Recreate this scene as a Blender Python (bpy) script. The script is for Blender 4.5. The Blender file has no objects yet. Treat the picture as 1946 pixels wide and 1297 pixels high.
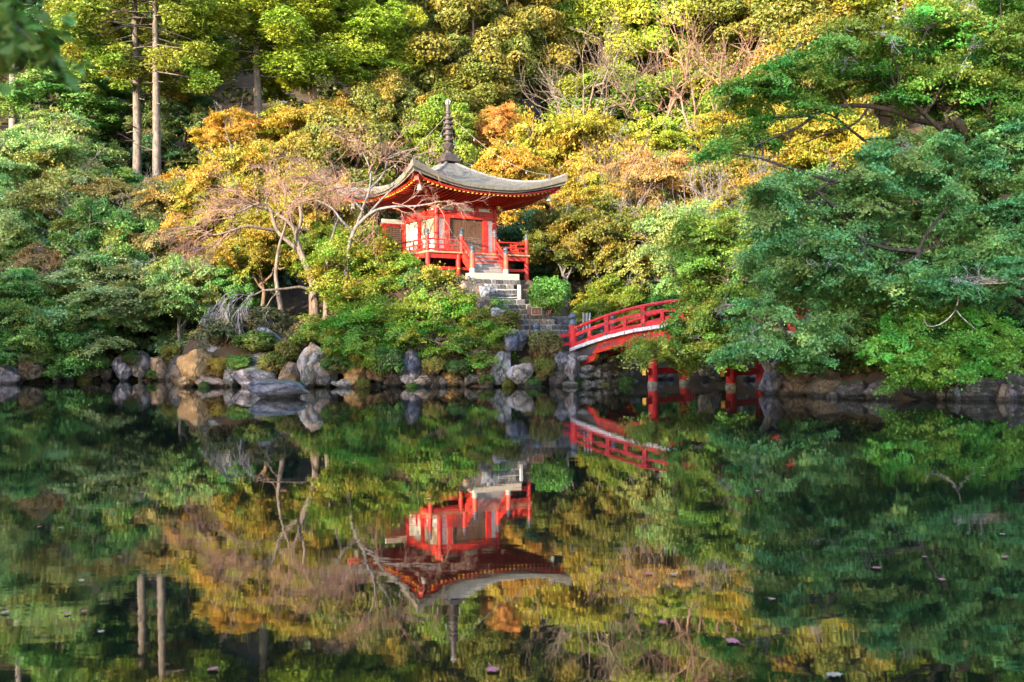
import bpy, bmesh, math, random
import numpy as np
from mathutils import Vector, Matrix

# ------------------------------------------------------------------ camera, sky, sun, exposure
scene = bpy.context.scene
col = scene.collection
H_EYE = 2.0
FPX = 1892.0
ROLL = 0.0105
cr, sr = math.cos(ROLL), math.sin(ROLL)
RIGHT = np.array([cr, 0.0, -sr]); UP = np.array([sr, 0.0, cr]); FWD = np.array([0.0, 1.0, 0.0])

def P(px, py, Y):
    """point of the place seen at photograph pixel (px, py), Y metres away"""
    return np.array([0, 0, H_EYE]) + Y * (RIGHT * (px - 973.0) / FPX + UP * (648.5 - py) / FPX + FWD)

cam_data = bpy.data.cameras.new('camera')
cam_data.lens = 35.0; cam_data.sensor_width = 36.0
cam_data.clip_start = 0.1; cam_data.clip_end = 800.0
cam_data.dof.use_dof = True; cam_data.dof.focus_distance = 46.0; cam_data.dof.aperture_fstop = 2.8
cam = bpy.data.objects.new('camera', cam_data); col.objects.link(cam)
cam.matrix_world = Matrix(((RIGHT[0], UP[0], 0, 0), (RIGHT[1], UP[1], -1, 0), (RIGHT[2], UP[2], 0, H_EYE), (0, 0, 0, 1)))
scene.camera = cam

SUN_EL = math.radians(13.5)
SUN_AZ = (-0.60, -0.80)
world = bpy.data.worlds.new('World'); scene.world = world; world.use_nodes = True
nt = world.node_tree; nt.nodes.clear()
sky = nt.nodes.new('ShaderNodeTexSky'); sky.sky_type = 'NISHITA'; sky.sun_disc = False
sky.sun_elevation = SUN_EL; sky.sun_rotation = math.atan2(SUN_AZ[0], SUN_AZ[1]) % (2 * math.pi)
bg = nt.nodes.new('ShaderNodeBackground'); bg.inputs['Strength'].default_value = 0.15
wo = nt.nodes.new('ShaderNodeOutputWorld')
nt.links.new(sky.outputs[0], bg.inputs[0]); nt.links.new(bg.outputs[0], wo.inputs[0])

sd = bpy.data.lights.new('sun', 'SUN'); sd.energy = 2.2; sd.angle = math.radians(0.5); sd.color = (1.0, 0.84, 0.60)
sun = bpy.data.objects.new('sun', sd); col.objects.link(sun)
sdir = Vector((SUN_AZ[0] * math.cos(SUN_EL), SUN_AZ[1] * math.cos(SUN_EL), math.sin(SUN_EL)))
sun.rotation_euler = (-sdir).to_track_quat('-Z', 'Y').to_euler(); sun.location = (-30, -40, 40)

scene.view_settings.view_transform = 'Standard'; scene.view_settings.look = 'None'
scene.view_settings.gamma = 1.0; scene.view_settings.use_curve_mapping = False
scene.view_settings.exposure = 3.0
scene.render.engine = 'CYCLES'
scene.cycles.max_bounces = 7; scene.cycles.diffuse_bounces = 1; scene.cycles.glossy_bounces = 3
scene.cycles.transmission_bounces = 2; scene.cycles.transparent_max_bounces = 4
scene.cycles.caustics_reflective = False; scene.cycles.caustics_refractive = False
scene.cycles.sample_clamp_indirect = 4.0

rng = np.random.default_rng(7)
random.seed(7)

# ------------------------------------------------------------------ helpers
def tag(o, label=None, cat=None, group=None, kind=None):
    if label: o['label'] = label
    if cat: o['category'] = cat
    if group: o['group'] = group
    if kind: o['kind'] = kind
    return o

def empty(name, loc, label, cat, group=None, rz=0.0):
    o = bpy.data.objects.new(name, None); col.objects.link(o)
    o.location = tuple(map(float, loc)); o.rotation_euler = (0, 0, rz); o.empty_display_size = 0.2
    return tag(o, label, cat, group)

def link_mesh(name, me, parent=None, loc=(0, 0, 0), rot=(0, 0, 0), sc=(1, 1, 1)):
    o = bpy.data.objects.new(name, me); col.objects.link(o)
    o.location = tuple(map(float, loc)); o.rotation_euler = tuple(map(float, rot)); o.scale = tuple(map(float, sc))
    if parent is not None: o.parent = parent
    return o

def np_mesh(name, V, F, mats, attrs=None, smooth=False, mat_idx=None):
    """V (n,3), F (m,k) with constant k"""
    me = bpy.data.meshes.new(name)
    V = np.ascontiguousarray(V, dtype=np.float32); F = np.ascontiguousarray(F, dtype=np.int32)
    m, k = F.shape
    me.vertices.add(len(V)); me.vertices.foreach_set('co', V.ravel())
    me.loops.add(m * k); me.loops.foreach_set('vertex_index', F.ravel())
    me.polygons.add(m); me.polygons.foreach_set('loop_start', np.arange(0, m * k, k, dtype=np.int32))
    me.polygons.foreach_set('loop_total', np.full(m, k, dtype=np.int32))
    if smooth: me.polygons.foreach_set('use_smooth', np.ones(m, dtype=bool))
    if mat_idx is not None: me.polygons.foreach_set('material_index', np.ascontiguousarray(mat_idx, dtype=np.int32))
    for mt in (mats if isinstance(mats, (list, tuple)) else [mats]): me.materials.append(mt)
    for an, (dom, arr) in (attrs or {}).items():
        a = me.attributes.new(an, 'FLOAT', dom); a.data.foreach_set('value', np.ascontiguousarray(arr, dtype=np.float32))
    me.update(calc_edges=True)
    return me

class MB:
    """collects boxes, tubes, lathes into one small mesh"""
    def __init__(s): s.v = []; s.f = []; s.sm = []
    def add(s, vs, fs, smooth=False):
        n = len(s.v); s.v += [tuple(map(float, p)) for p in vs]; s.f += [tuple(i + n for i in f) for f in fs]; s.sm += [smooth] * len(fs)
    def box(s, c, d, rz=0.0, ry=0.0, ch=0.0):
        x, y, z = d[0] / 2, d[1] / 2, d[2] / 2
        pts = [(-x, -y, -z), (x, -y, -z), (x, y, -z), (-x, y, -z), (-x, -y, z), (x, -y, z), (x, y, z), (-x, y, z)]
        M = Matrix.Rotation(rz, 3, 'Z') @ Matrix.Rotation(ry, 3, 'Y')
        pts = [M @ Vector(p) + Vector(c) for p in pts]
        s.add(pts, [(0, 3, 2, 1), (4, 5, 6, 7), (0, 1, 5, 4), (1, 2, 6, 5), (2, 3, 7, 6), (3, 0, 4, 7)])
    def hexa(s, p):
        s.add(p, [(0, 3, 2, 1), (4, 5, 6, 7), (0, 1, 5, 4), (1, 2, 6, 5), (2, 3, 7, 6), (3, 0, 4, 7)])
    def beam(s, a, b, w, h):
        a = Vector(a); b = Vector(b); d = (b - a).normalized()
        side = d.cross(Vector((0, 0, 1)))
        side = side.normalized() if side.length > 1e-4 else Vector((1, 0, 0))
        up = side.cross(d).normalized(); side *= w / 2; up *= h / 2
        s.hexa([a - side - up, a + side - up, b + side - up, b - side - up, a - side + up, a + side + up, b + side + up, b - side + up])
    def tube(s, pts, r, n=8, cap=True):
        pts = [Vector(p) for p in pts]; rs = r if isinstance(r, (list, tuple)) else [r] * len(pts)
        base = []; 
        for i, p in enumerate(pts):
            d = (pts[min(i + 1, len(pts) - 1)] - pts[max(i - 1, 0)]).normalized()
            ref = Vector((0, 0, 1)) if abs(d.z) < 0.9 else Vector((1, 0, 0))
            u = d.cross(ref).normalized(); w = d.cross(u)
            for k in range(n):
                a = 2 * math.pi * k / n; base.append(p + (u * math.cos(a) + w * math.sin(a)) * rs[i])
        fs = []
        for i in range(len(pts) - 1):
            for k in range(n):
                fs.append((i * n + k, i * n + (k + 1) % n, (i + 1) * n + (k + 1) % n, (i + 1) * n + k))
        s.add(base, fs, True)
        if cap:
            s.add([base[k] for k in range(n)], [tuple(range(n))]); s.add([base[-n + k] for k in range(n)], [tuple(reversed(range(n)))])
    def lathe(s, prof, c=(0, 0, 0), n=16, smooth=True):
        vs = []; fs = []
        for r, z in prof:
            for k in range(n):
                a = 2 * math.pi * k / n; vs.append((c[0] + r * math.cos(a), c[1] + r * math.sin(a), c[2] + z))
        for i in range(len(prof) - 1):
            for k in range(n):
                fs.append((i * n + k, i * n + (k + 1) % n, (i + 1) * n + (k + 1) % n, (i + 1) * n + k))
        s.add(vs, fs, smooth)
        s.add(vs[:n], [tuple(reversed(range(n)))]); s.add(vs[-n:], [tuple(range(n))])
    def mesh(s, name, mat):
        me = bpy.data.meshes.new(name); me.from_pydata(s.v, [], s.f)
        me.polygons.foreach_set('use_smooth', s.sm); me.materials.append(mat); me.update()
        return me
    def build(s, name, mat, parent=None, loc=(0, 0, 0), rot=(0, 0, 0)):
        return link_mesh(name, s.mesh(name, mat), parent, loc, rot)

# ------------------------------------------------------------------ materials
def new_mat(name):
    m = bpy.data.materials.new(name); m.use_nodes = True; t = m.node_tree; t.nodes.clear()
    return m, t, (lambda k, **kw: _node(t, k, **kw)), t.links.new
def _node(t, kind, **kw):
    n = t.nodes.new(kind)
    for k, v in kw.items():
        if k.startswith('i_'):
            key = k[2:]; key = int(key) if key.isdigit() else key
            n.inputs[key].default_value = v
        else: setattr(n, k, v)
    return n

def mixc(t, a, b, fac, blend='MIX'):
    n = t.nodes.new('ShaderNodeMix'); n.data_type = 'RGBA'; n.blend_type = blend
    for s, v in ((n.inputs[0], fac), (n.inputs[6], a), (n.inputs[7], b)):
        if hasattr(v, 'links'): t.links.new(v, s)
        else: s.default_value = v if not isinstance(v, tuple) else (v + (1.0,) if len(v) == 3 else v)
    return n.outputs[2]

def surf_mat(name, c1, c2, scale=6.0, rough=0.6, bump=0.2, wear=None, wear_amt=0.55, metallic=0.0, stretch=(1, 1, 1), spec=0.4, det=6.0, bscale=None):
    m, t, N, L = new_mat(name)
    tc = N('ShaderNodeTexCoord'); mp = N('ShaderNodeMapping'); mp.inputs['Scale'].default_value = stretch; L(tc.outputs['Object'], mp.inputs[0])
    n1 = N('ShaderNodeTexNoise', i_Scale=scale, i_Detail=det, i_Roughness=0.65); L(mp.outputs[0], n1.inputs['Vector'])
    rp = N('ShaderNodeValToRGB'); rp.color_ramp.elements[0].position = 0.35; rp.color_ramp.elements[1].position = 0.65; L(n1.outputs[0], rp.inputs[0])
    c = mixc(t, c1, c2, rp.outputs[0])
    if wear:
        n2 = N('ShaderNodeTexNoise', i_Scale=scale * 2.7, i_Detail=8.0, i_Roughness=0.7); L(mp.outputs[0], n2.inputs['Vector'])
        r2 = N('ShaderNodeValToRGB'); r2.color_ramp.elements[0].position = wear_amt; r2.color_ramp.elements[1].position = wear_amt + 0.08; L(n2.outputs[0], r2.inputs[0])
        c = mixc(t, c, wear, r2.outputs[0])
    b = N('ShaderNodeBsdfPrincipled', i_Roughness=rough, i_Metallic=metallic); b.inputs['Specular IOR Level'].default_value = spec
    L(c, b.inputs['Base Color'])
    if bump:
        n3 = N('ShaderNodeTexNoise', i_Scale=bscale or scale * 4, i_Detail=8.0, i_Roughness=0.7); L(mp.outputs[0], n3.inputs['Vector'])
        bp = N('ShaderNodeBump', i_Strength=bump, i_Distance=0.02); L(n3.outputs[0], bp.inputs['Height']); L(bp.outputs[0], b.inputs['Normal'])
    o = N('ShaderNodeOutputMaterial'); L(b.outputs[0], o.inputs[0])
    return m

def leaf_mat(name, transl=0.3, warm=(0.56, 0.29, 0.045)):
    """leaf colour: the object's own colour, varied leaf by leaf; 'tone' leaves have turned (object alpha = how far)"""
    m, t, N, L = new_mat(name)
    oi = N('ShaderNodeObjectInfo'); at = N('ShaderNodeAttribute', attribute_name='rnd'); tn = N('ShaderNodeAttribute', attribute_name='tone')
    mr = N('ShaderNodeMapRange', i_3=0.6, i_4=1.45); L(at.outputs['Fac'], mr.inputs[0])
    hs = N('ShaderNodeHueSaturation'); L(oi.outputs['Color'], hs.inputs['Color']); L(mr.outputs[0], hs.inputs['Value'])
    mh = N('ShaderNodeMapRange', i_3=0.525, i_4=0.47); L(tn.outputs['Fac'], mh.inputs[0]); L(mh.outputs[0], hs.inputs['Hue'])
    mu = N('ShaderNodeMath', operation='MULTIPLY'); L(tn.outputs['Fac'], mu.inputs[0]); L(oi.outputs['Alpha'], mu.inputs[1])
    c = mixc(t, hs.outputs[0], warm, mu.outputs[0])
    d = N('ShaderNodeBsdfDiffuse'); tr = N('ShaderNodeBsdfTranslucent'); L(c, d.inputs[0])
    br = mixc(t, c, (1.0, 1.0, 0.55), 1.0, 'MULTIPLY'); L(br, tr.inputs[0])
    ms = N('ShaderNodeMixShader', i_0=transl); L(d.outputs[0], ms.inputs[1]); L(tr.outputs[0], ms.inputs[2])
    g = N('ShaderNodeBsdfGlossy', i_Roughness=0.45); g.inputs['Color'].default_value = (1, 1, 1, 1)
    m2 = N('ShaderNodeMixShader', i_0=0.018); L(ms.outputs[0], m2.inputs[1]); L(g.outputs[0], m2.inputs[2])
    o = N('ShaderNodeOutputMaterial'); L(m2.outputs[0], o.inputs[0])
    return m

def rock_mat():
    """boulder: object colour, pale lichen, dark seams, ochre patches, part orange sun put into the colour, where object alpha is high"""
    m, t, N, L = new_mat('boulder_stone')
    oi = N('ShaderNodeObjectInfo'); tc = N('ShaderNodeTexCoord')
    mp = N('ShaderNodeVectorMath', operation='ADD'); 
    rv = N('ShaderNodeVectorMath', operation='SCALE'); rv.inputs[0].default_value = (37, 51, 23); L(oi.outputs['Random'], rv.inputs['Scale'])
    L(tc.outputs['Object'], mp.inputs[0]); L(rv.outputs[0], mp.inputs[1])
    n1 = N('ShaderNodeTexNoise', i_Scale=2.6, i_Detail=9.0, i_Roughness=0.75); L(mp.outputs[0], n1.inputs['Vector'])
    r1 = N('ShaderNodeMapRange', i_1=0.34, i_2=0.66, i_3=0.22, i_4=1.7); L(n1.outputs[0], r1.inputs[0])
    hs = N('ShaderNodeHueSaturation'); L(oi.outputs['Color'], hs.inputs['Color']); L(r1.outputs[0], hs.inputs['Value'])
    n2 = N('ShaderNodeTexNoise', i_Scale=4.5, i_Detail=10.0, i_Roughness=0.75); L(mp.outputs[0], n2.inputs['Vector'])
    r2 = N('ShaderNodeValToRGB'); r2.color_ramp.elements[0].position = 0.56; r2.color_ramp.elements[1].position = 0.68; L(n2.outputs[0], r2.inputs[0])
    c = mixc(t, hs.outputs[0], (0.5, 0.5, 0.5), r2.outputs[0])
    n4 = N('ShaderNodeTexNoise', i_Scale=1.1, i_Detail=6.0, i_Roughness=0.6, i_Distortion=0.8); L(mp.outputs[0], n4.inputs['Vector'])
    r4 = N('ShaderNodeValToRGB'); r4.color_ramp.elements[0].position = 0.42; r4.color_ramp.elements[1].position = 0.6; L(n4.outputs[0], r4.inputs[0])
    mu = N('ShaderNodeMath', operation='MULTIPLY'); L(r4.outputs[0], mu.inputs[0]); L(oi.outputs['Alpha'], mu.inputs[1])
    c = mixc(t, c, (0.55, 0.28, 0.1), mu.outputs[0])
    v = N('ShaderNodeTexVoronoi', feature='DISTANCE_TO_EDGE', i_Scale=0.9); 
    dn = N('ShaderNodeVectorMath', operation='ADD'); ds = N('ShaderNodeVectorMath', operation='SCALE', i_Scale=0.9)
    L(n2.outputs['Color'], ds.inputs[0]); L(mp.outputs[0], dn.inputs[0]); L(ds.outputs[0], dn.inputs[1]); L(dn.outputs[0], v.inputs['Vector'])
    r3 = N('ShaderNodeValToRGB'); r3.color_ramp.elements[0].position = 0.0; r3.color_ramp.elements[1].position = 0.045; L(v.outputs[0], r3.inputs[0])
    c = mixc(t, mixc(t, c, (0.05, 0.045, 0.045), 0.7), c, r3.outputs[0])
    ge = N('ShaderNodeNewGeometry'); sp = N('ShaderNodeSeparateXYZ'); L(ge.outputs['Normal'], sp.inputs[0]); pz = N('ShaderNodeSeparateXYZ'); L(ge.outputs['Position'], pz.inputs[0])
    up = N('ShaderNodeMapRange', i_1=0.35, i_2=0.95, i_3=-0.25, i_4=0.28); L(sp.outputs['Z'], up.inputs[0])
    n5 = N('ShaderNodeTexNoise', i_Scale=2.2, i_Detail=8.0, i_Roughness=0.7); L(mp.outputs[0], n5.inputs['Vector'])
    ma = N('ShaderNodeMath', operation='ADD'); L(up.outputs[0], ma.inputs[0]); L(n5.outputs[0], ma.inputs[1])
    r5 = N('ShaderNodeValToRGB'); r5.color_ramp.elements[0].position = 0.6; r5.color_ramp.elements[1].position = 0.72; L(ma.outputs[0], r5.inputs[0])
    mf = N('ShaderNodeMath', operation='MULTIPLY', i_1=0.7); L(r5.outputs[0], mf.inputs[0])
    c = mixc(t, c, (0.07, 0.085, 0.03), mf.outputs[0])
    wz = N('ShaderNodeMath', operation='MULTIPLY', i_1=0.25); L(n5.outputs[0], wz.inputs[0])
    wa = N('ShaderNodeMath', operation='SUBTRACT'); L(pz.outputs['Z'], wa.inputs[0]); L(wz.outputs[0], wa.inputs[1])
    wr = N('ShaderNodeMapRange', i_1=-0.03, i_2=0.06, i_3=0.3, i_4=1.0); L(wa.outputs[0], wr.inputs[0])
    wh = N('ShaderNodeHueSaturation'); L(c, wh.inputs['Color']); L(wr.outputs[0], wh.inputs['Value']); c = wh.outputs[0]
    b = N('ShaderNodeBsdfPrincipled', i_Roughness=0.75); L(c, b.inputs['Base Color'])
    n3 = N('ShaderNodeTexNoise', i_Scale=6.0, i_Detail=10.0, i_Roughness=0.75); L(mp.outputs[0], n3.inputs['Vector'])
    ad = N('ShaderNodeMath', operation='MULTIPLY'); L(n3.outputs[0], ad.inputs[0]); L(r3.outputs[0], ad.inputs[1])
    bp = N('ShaderNodeBump', i_Strength=1.0, i_Distance=0.2); L(ad.outputs[0], bp.inputs['Height']); L(bp.outputs[0], b.inputs['Normal'])
    o = N('ShaderNodeOutputMaterial'); L(b.outputs[0], o.inputs[0])
    return m

def obj_mat(name, scale=8.0, rough=0.8, bump=0.5, lo=0.6, hi=1.4, stretch=(1, 1, 1)):
    """object colour with noise"""
    m, t, N, L = new_mat(name)
    oi = N('ShaderNodeObjectInfo'); tc = N('ShaderNodeTexCoord')
    mp = N('ShaderNodeMapping'); mp.inputs['Scale'].default_value = stretch; L(tc.outputs['Object'], mp.inputs[0])
    n1 = N('ShaderNodeTexNoise', i_Scale=scale, i_Detail=8.0, i_Roughness=0.7); L(mp.outputs[0], n1.inputs['Vector'])
    r1 = N('ShaderNodeMapRange', i_1=0.34, i_2=0.66, i_3=lo, i_4=hi); L(n1.outputs[0], r1.inputs[0])
    hs = N('ShaderNodeHueSaturation'); L(oi.outputs['Color'], hs.inputs['Color']); L(r1.outputs[0], hs.inputs['Value'])
    b = N('ShaderNodeBsdfPrincipled', i_Roughness=rough); L(hs.outputs[0], b.inputs['Base Color'])
    bp = N('ShaderNodeBump', i_Strength=bump, i_Distance=0.03); L(n1.outputs[0], bp.inputs['Height']); L(bp.outputs[0], b.inputs['Normal'])
    o = N('ShaderNodeOutputMaterial'); L(b.outputs[0], o.inputs[0])
    return m

MAT = dict(
    red=surf_mat('vermilion_paint', (0.66, 0.032, 0.018), (0.36, 0.016, 0.014), 1.6, 0.55, 0.25, wear=(0.58, 0.17, 0.1), wear_amt=0.58),
    redbridge=surf_mat('bridge_vermilion_paint', (0.64, 0.022, 0.03), (0.38, 0.012, 0.018), 1.4, 0.5, 0.25, wear=(0.66, 0.22, 0.18), wear_amt=0.59),
    redworn=surf_mat('worn_vermilion_paint', (0.62, 0.06, 0.03), (0.5, 0.1, 0.06), 3.0, 0.6, 0.2, wear=(0.5, 0.3, 0.2), wear_amt=0.6),
    yellow=surf_mat('yellow_end_paint', (0.72, 0.42, 0.06), (0.62, 0.33, 0.04), 5.0, 0.55, 0.1),
    plaster=surf_mat('white_plaster', (0.84, 0.8, 0.73), (0.74, 0.68, 0.58), 2.5, 0.85, 0.1, wear=(0.55, 0.5, 0.42), wear_amt=0.66),
    darkwood=surf_mat('dark_lattice_wood', (0.16, 0.075, 0.045), (0.1, 0.05, 0.03), 9.0, 0.6, 0.2),
    paperback=surf_mat('lattice_backing', (0.36, 0.22, 0.13), (0.28, 0.16, 0.1), 4.0, 0.8, 0.1),
    greywood=surf_mat('weathered_tread_wood', (0.34, 0.29, 0.27), (0.24, 0.2, 0.19), 5.0, 0.8, 0.4, stretch=(1, 6, 6)),
    edgewood=surf_mat('pale_edge_wood', (0.5, 0.32, 0.17), (0.4, 0.22, 0.11), 6.0, 0.7, 0.3),
    shingle=surf_mat('bark_shingle', (0.19, 0.18, 0.175), (0.12, 0.115, 0.11), 3.0, 0.9, 0.5, wear=(0.24, 0.215, 0.165), wear_amt=0.62, bscale=25),
    shingleedge=surf_mat('shingle_edge', (0.19, 0.165, 0.125), (0.12, 0.1, 0.075), 6.0, 0.9, 0.5, wear=(0.05, 0.04, 0.03), wear_amt=0.58),
    bronze=surf_mat('dark_bronze', (0.05, 0.038, 0.036), (0.085, 0.065, 0.06), 6.0, 0.55, 0.2, metallic=0.3),
    patina=surf_mat('blue_grey_copper', (0.06, 0.075, 0.11), (0.09, 0.11, 0.13), 6.0, 0.5, 0.15, metallic=0.2),
    palemetal=surf_mat('pale_green_copper', (0.34, 0.4, 0.36), (0.24, 0.29, 0.27), 8.0, 0.6, 0.15),
    pewter=surf_mat('pale_bell_metal', (0.32, 0.32, 0.29), (0.22, 0.22, 0.2), 8.0, 0.5, 0.1),
    gold=surf_mat('gilt_metal', (0.7, 0.42, 0.1), (0.5, 0.3, 0.08), 8.0, 0.4, 0.1, metallic=0.3),
    granite=surf_mat('pale_granite', (0.56, 0.46, 0.36), (0.46, 0.36, 0.28), 7.0, 0.8, 0.3, wear=(0.62, 0.56, 0.5), wear_amt=0.6),
    plankwhite=surf_mat('whitewashed_plank', (0.74, 0.71, 0.72), (0.6, 0.56, 0.58), 7.0, 0.8, 0.3, wear=(0.4, 0.33, 0.34), wear_amt=0.6),
    blackcopper=surf_mat('black_copper_sheet', (0.05, 0.045, 0.055), (0.09, 0.075, 0.08), 5.0, 0.55, 0.3),
    signwood=surf_mat('brown_sign_wood', (0.13, 0.07, 0.055), (0.09, 0.05, 0.04), 7.0, 0.7, 0.2),
    signred=surf_mat('red_sign_paint', (0.4, 0.12, 0.08), (0.34, 0.1, 0.07), 7.0, 0.7, 0.0),
    signgrey=surf_mat('faded_picture_paint', (0.34, 0.27, 0.2), (0.16, 0.12, 0.1), 6.0, 0.8, 0.1),
    palepost=surf_mat('pale_stake_wood', (0.5, 0.46, 0.46), (0.4, 0.36, 0.36), 9.0, 0.8, 0.3),
    rope=surf_mat('white_rope', (0.7, 0.68, 0.64), (0.6, 0.58, 0.54), 20.0, 0.9, 0.2),
    footstone=surf_mat('dark_pillar_foot', (0.1, 0.085, 0.08), (0.3, 0.26, 0.24), 6.0, 0.85, 0.6),
    chain=surf_mat('grey_chain', (0.24, 0.22, 0.2), (0.18, 0.165, 0.15), 20.0, 0.5, 0.0, metallic=0.3),
    rock=rock_mat(), bark=obj_mat('bark', 9.0, 0.85, 0.9, 0.3, 1.6, (1, 1, .22)), block=obj_mat('cut_stone', 4.0, 0.85, 1.0, 0.3, 1.9),
    leaf=leaf_mat('leaf'), needle=leaf_mat('needle', 0.28, (0.38, 0.2, 0.05)), shrubleaf=leaf_mat('shrub_leaf', 0.3, (0.28, 0.16, 0.09)),
)

# ------------------------------------------------------------------ the ground, hill and water
SHORE = np.array([(-60, 1.2), (60, 1.2), (48, 22), (26, 29.5), (16, 30.9), (12.7, 31.4), (11.0, 32.8), (9.6, 35.6), (10.2, 38.5), (12.2, 42), (12.6, 47), (10.2, 50.0),
                  (6.6, 49.9), (4.9, 48.3), (3.0, 46.4), (2.7, 44.4), (0.6, 43.8), (-3.0, 44.4), (-6.5, 45.2), (-12, 46.6), (-15.2, 47.3), (-16.4, 49.5), (-17.4, 54),
                  (-19.7, 56.0), (-23.5, 56.0), (-27, 53.8), (-33, 51), (-44, 43), (-56, 28)], float)

def shore_dist(x, y):
    """signed distance to the shore, positive on land"""
    x = np.asarray(x, float); y = np.asarray(y, float)
    d = np.full(x.shape, 1e9); inside = np.zeros(x.shape, bool)
    n = len(SHORE)
    for i in range(n):
        ax, ay = SHORE[i]; bx, by = SHORE[(i + 1) % n]
        ex, ey = bx - ax, by - ay
        t = np.clip(((x - ax) * ex + (y - ay) * ey) / (ex * ex + ey * ey), 0, 1)
        d = np.minimum(d, np.hypot(x - ax - t * ex, y - ay - t * ey))
        cond = ((ay > y) != (by > y)) & (x < (bx - ax) * (y - ay) / ((by - ay) if by != ay else 1e-9) + ax)
        inside ^= cond
    return np.where(inside, -d, d)

def sstep(a, b, v):
    t = np.clip((v - a) / (b - a), 0, 1); return t * t * (3 - 2 * t)

HX, HY, HROT = -3.22, 52.0, math.radians(33.5)
def ground(x, y):
    x = np.asarray(x, float); y = np.asarray(y, float)
    d = shore_dist(x, y)
    z = np.where(d < 0, np.maximum(-1.6, d * 1.1 - 0.25), -0.25 + 1.0 * sstep(0, 0.9, d) + 0.10 * np.clip(d - 0.6, 0, 8))
    r = np.hypot(x - HX, (y - HY))
    mound = sstep(8.4, 4.6, r)
    zl = np.maximum(z, z * (1 - mound) + 5.0 * mound)
    left = sstep(9.0, 2.5, np.hypot((x + 11.0) / 1.2, (y - 52.5)))
    zl = np.maximum(zl, zl * (1 - left) + 3.1 * left)
    hill = np.clip(y - 58.5 - 3.0 * np.sin(x * 0.07 + 1.0), 0, None)
    zl = zl + hill * 0.60 * sstep(0, 12, hill) + 0.35 * np.sin(x * 0.31 + y * 0.21) * sstep(0, 15, hill) * 2.0
    # the hill wraps round both sides of the pond
    side = np.clip(np.abs(x) - 34, 0, None)
    zl = zl + side * 0.35 * sstep(15, 40, y)
    # the stairway's cutting
    lx = (x - HX) * math.cos(HROT) + (y - HY) * math.sin(HROT); ly = -(x - HX) * math.sin(HROT) + (y - HY) * math.cos(HROT)
    cut = np.minimum(4.45, 4.45 + 0.80 * (ly + 4.35))
    inside = (lx > -1.75) & (lx < 1.9) & (ly < -4.0) & (d > .9)
    zl = np.where(inside, np.minimum(zl, np.maximum(cut, 1.0)), zl)
    return np.where(d < 0, np.minimum(z, 0), zl)
def gz(x, y): return float(ground(np.array([x]), np.array([y]))[0])

xs = np.unique(np.concatenate([np.linspace(-160, -40, 40), np.linspace(-40, 30, 176), np.linspace(30, 160, 44)]))
ys = np.unique(np.concatenate([np.linspace(-60, 26, 40), np.linspace(26, 70, 112), np.linspace(70, 230, 70)]))
GX, GY = np.meshgrid(xs, ys); GZ = ground(GX, GY)
GZ = GZ + rng.normal(0, 0.05, GZ.shape) * (GZ > 0.3)
nx, ny = len(xs), len(ys)
idx = np.arange(nx * ny).reshape(ny, nx)
F = np.stack([idx[:-1, :-1], idx[:-1, 1:], idx[1:, 1:], idx[1:, :-1]], -1).reshape(-1, 4)
soil = surf_mat('forest_soil', (0.04, 0.024, 0.016), (0.075, 0.045, 0.028), 0.9, 0.95, 0.8, wear=(0.05, 0.06, 0.02), wear_amt=0.55, bscale=9)
tag(link_mesh('ground', np_mesh('ground', np.stack([GX, GY, GZ], -1).reshape(-1, 3), F, soil, smooth=True)), kind='structure',
    label='brown leaf-strewn soil of the island and the wooded hill behind the pond')

def water_mat():
    m, t, N, L = new_mat('pond_water')
    tc = N('ShaderNodeTexCoord')
    def ripple(scale, sx, sy, rot, detail=2.0):
        mp = N('ShaderNodeMapping'); mp.inputs['Scale'].default_value = (sx, sy, 1); mp.inputs['Rotation'].default_value = (0, 0, rot); L(tc.outputs['Object'], mp.inputs[0])
        n = N('ShaderNodeTexNoise', i_Scale=scale, i_Detail=detail, i_Roughness=0.5); L(mp.outputs[0], n.inputs['Vector']); return n.outputs[0]
    a = ripple(1.0, 0.7, 1.6, 0.06); b = ripple(4.2, 0.55, 1.5, -0.08, 3.0); g = ripple(0.12, 1, 1, 0.4)
    gr = N('ShaderNodeMapRange', i_1=0.42, i_2=0.62, i_3=0.25, i_4=1.0); L(g, gr.inputs[0])
    bm = N('ShaderNodeMath', operation='MULTIPLY'); L(b, bm.inputs[0]); L(gr.outputs[0], bm.inputs[1])
    b1 = N('ShaderNodeBump', i_Strength=1.0, i_Distance=0.0009); L(a, b1.inputs['Height'])
    b2 = N('ShaderNodeBump', i_Strength=1.0, i_Distance=0.0006); L(bm.outputs[0], b2.inputs['Height']); L(b1.outputs[0], b2.inputs['Normal'])
    p = N('ShaderNodeBsdfPrincipled', i_Roughness=0.02, i_IOR=3.4)
    p.inputs['Base Color'].default_value = (0.006, 0.009, 0.006, 1); p.inputs['Specular IOR Level'].default_value = 0.5
    L(b2.outputs[0], p.inputs['Normal'])
    o = N('ShaderNodeOutputMaterial'); L(p.outputs[0], o.inputs[0])
    return m
wm = MB(); wm.add([(-62, -6, 0), (62, -6, 0), (62, 60, 0), (-62, 60, 0)], [(0, 1, 2, 3)])
tag(wm.build('water', water_mat()), kind='structure', label='dark still pond mirroring the hall, bridge and trees')
# ------------------------------------------------------------------ the hall
BZ = 5.0                                   # height of the plateau it stands on
W = 3.43; HW = W / 2; V = 3.0; EM = 4.24
FZ = 6.41 - BZ                             # veranda floor, above the plateau
hall = empty('pavilion_hall', (HX, HY, BZ), 'vermilion temple hall on red stilts with curved grey shingle roof and tall finial', 'temple hall', rz=HROT)

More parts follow.
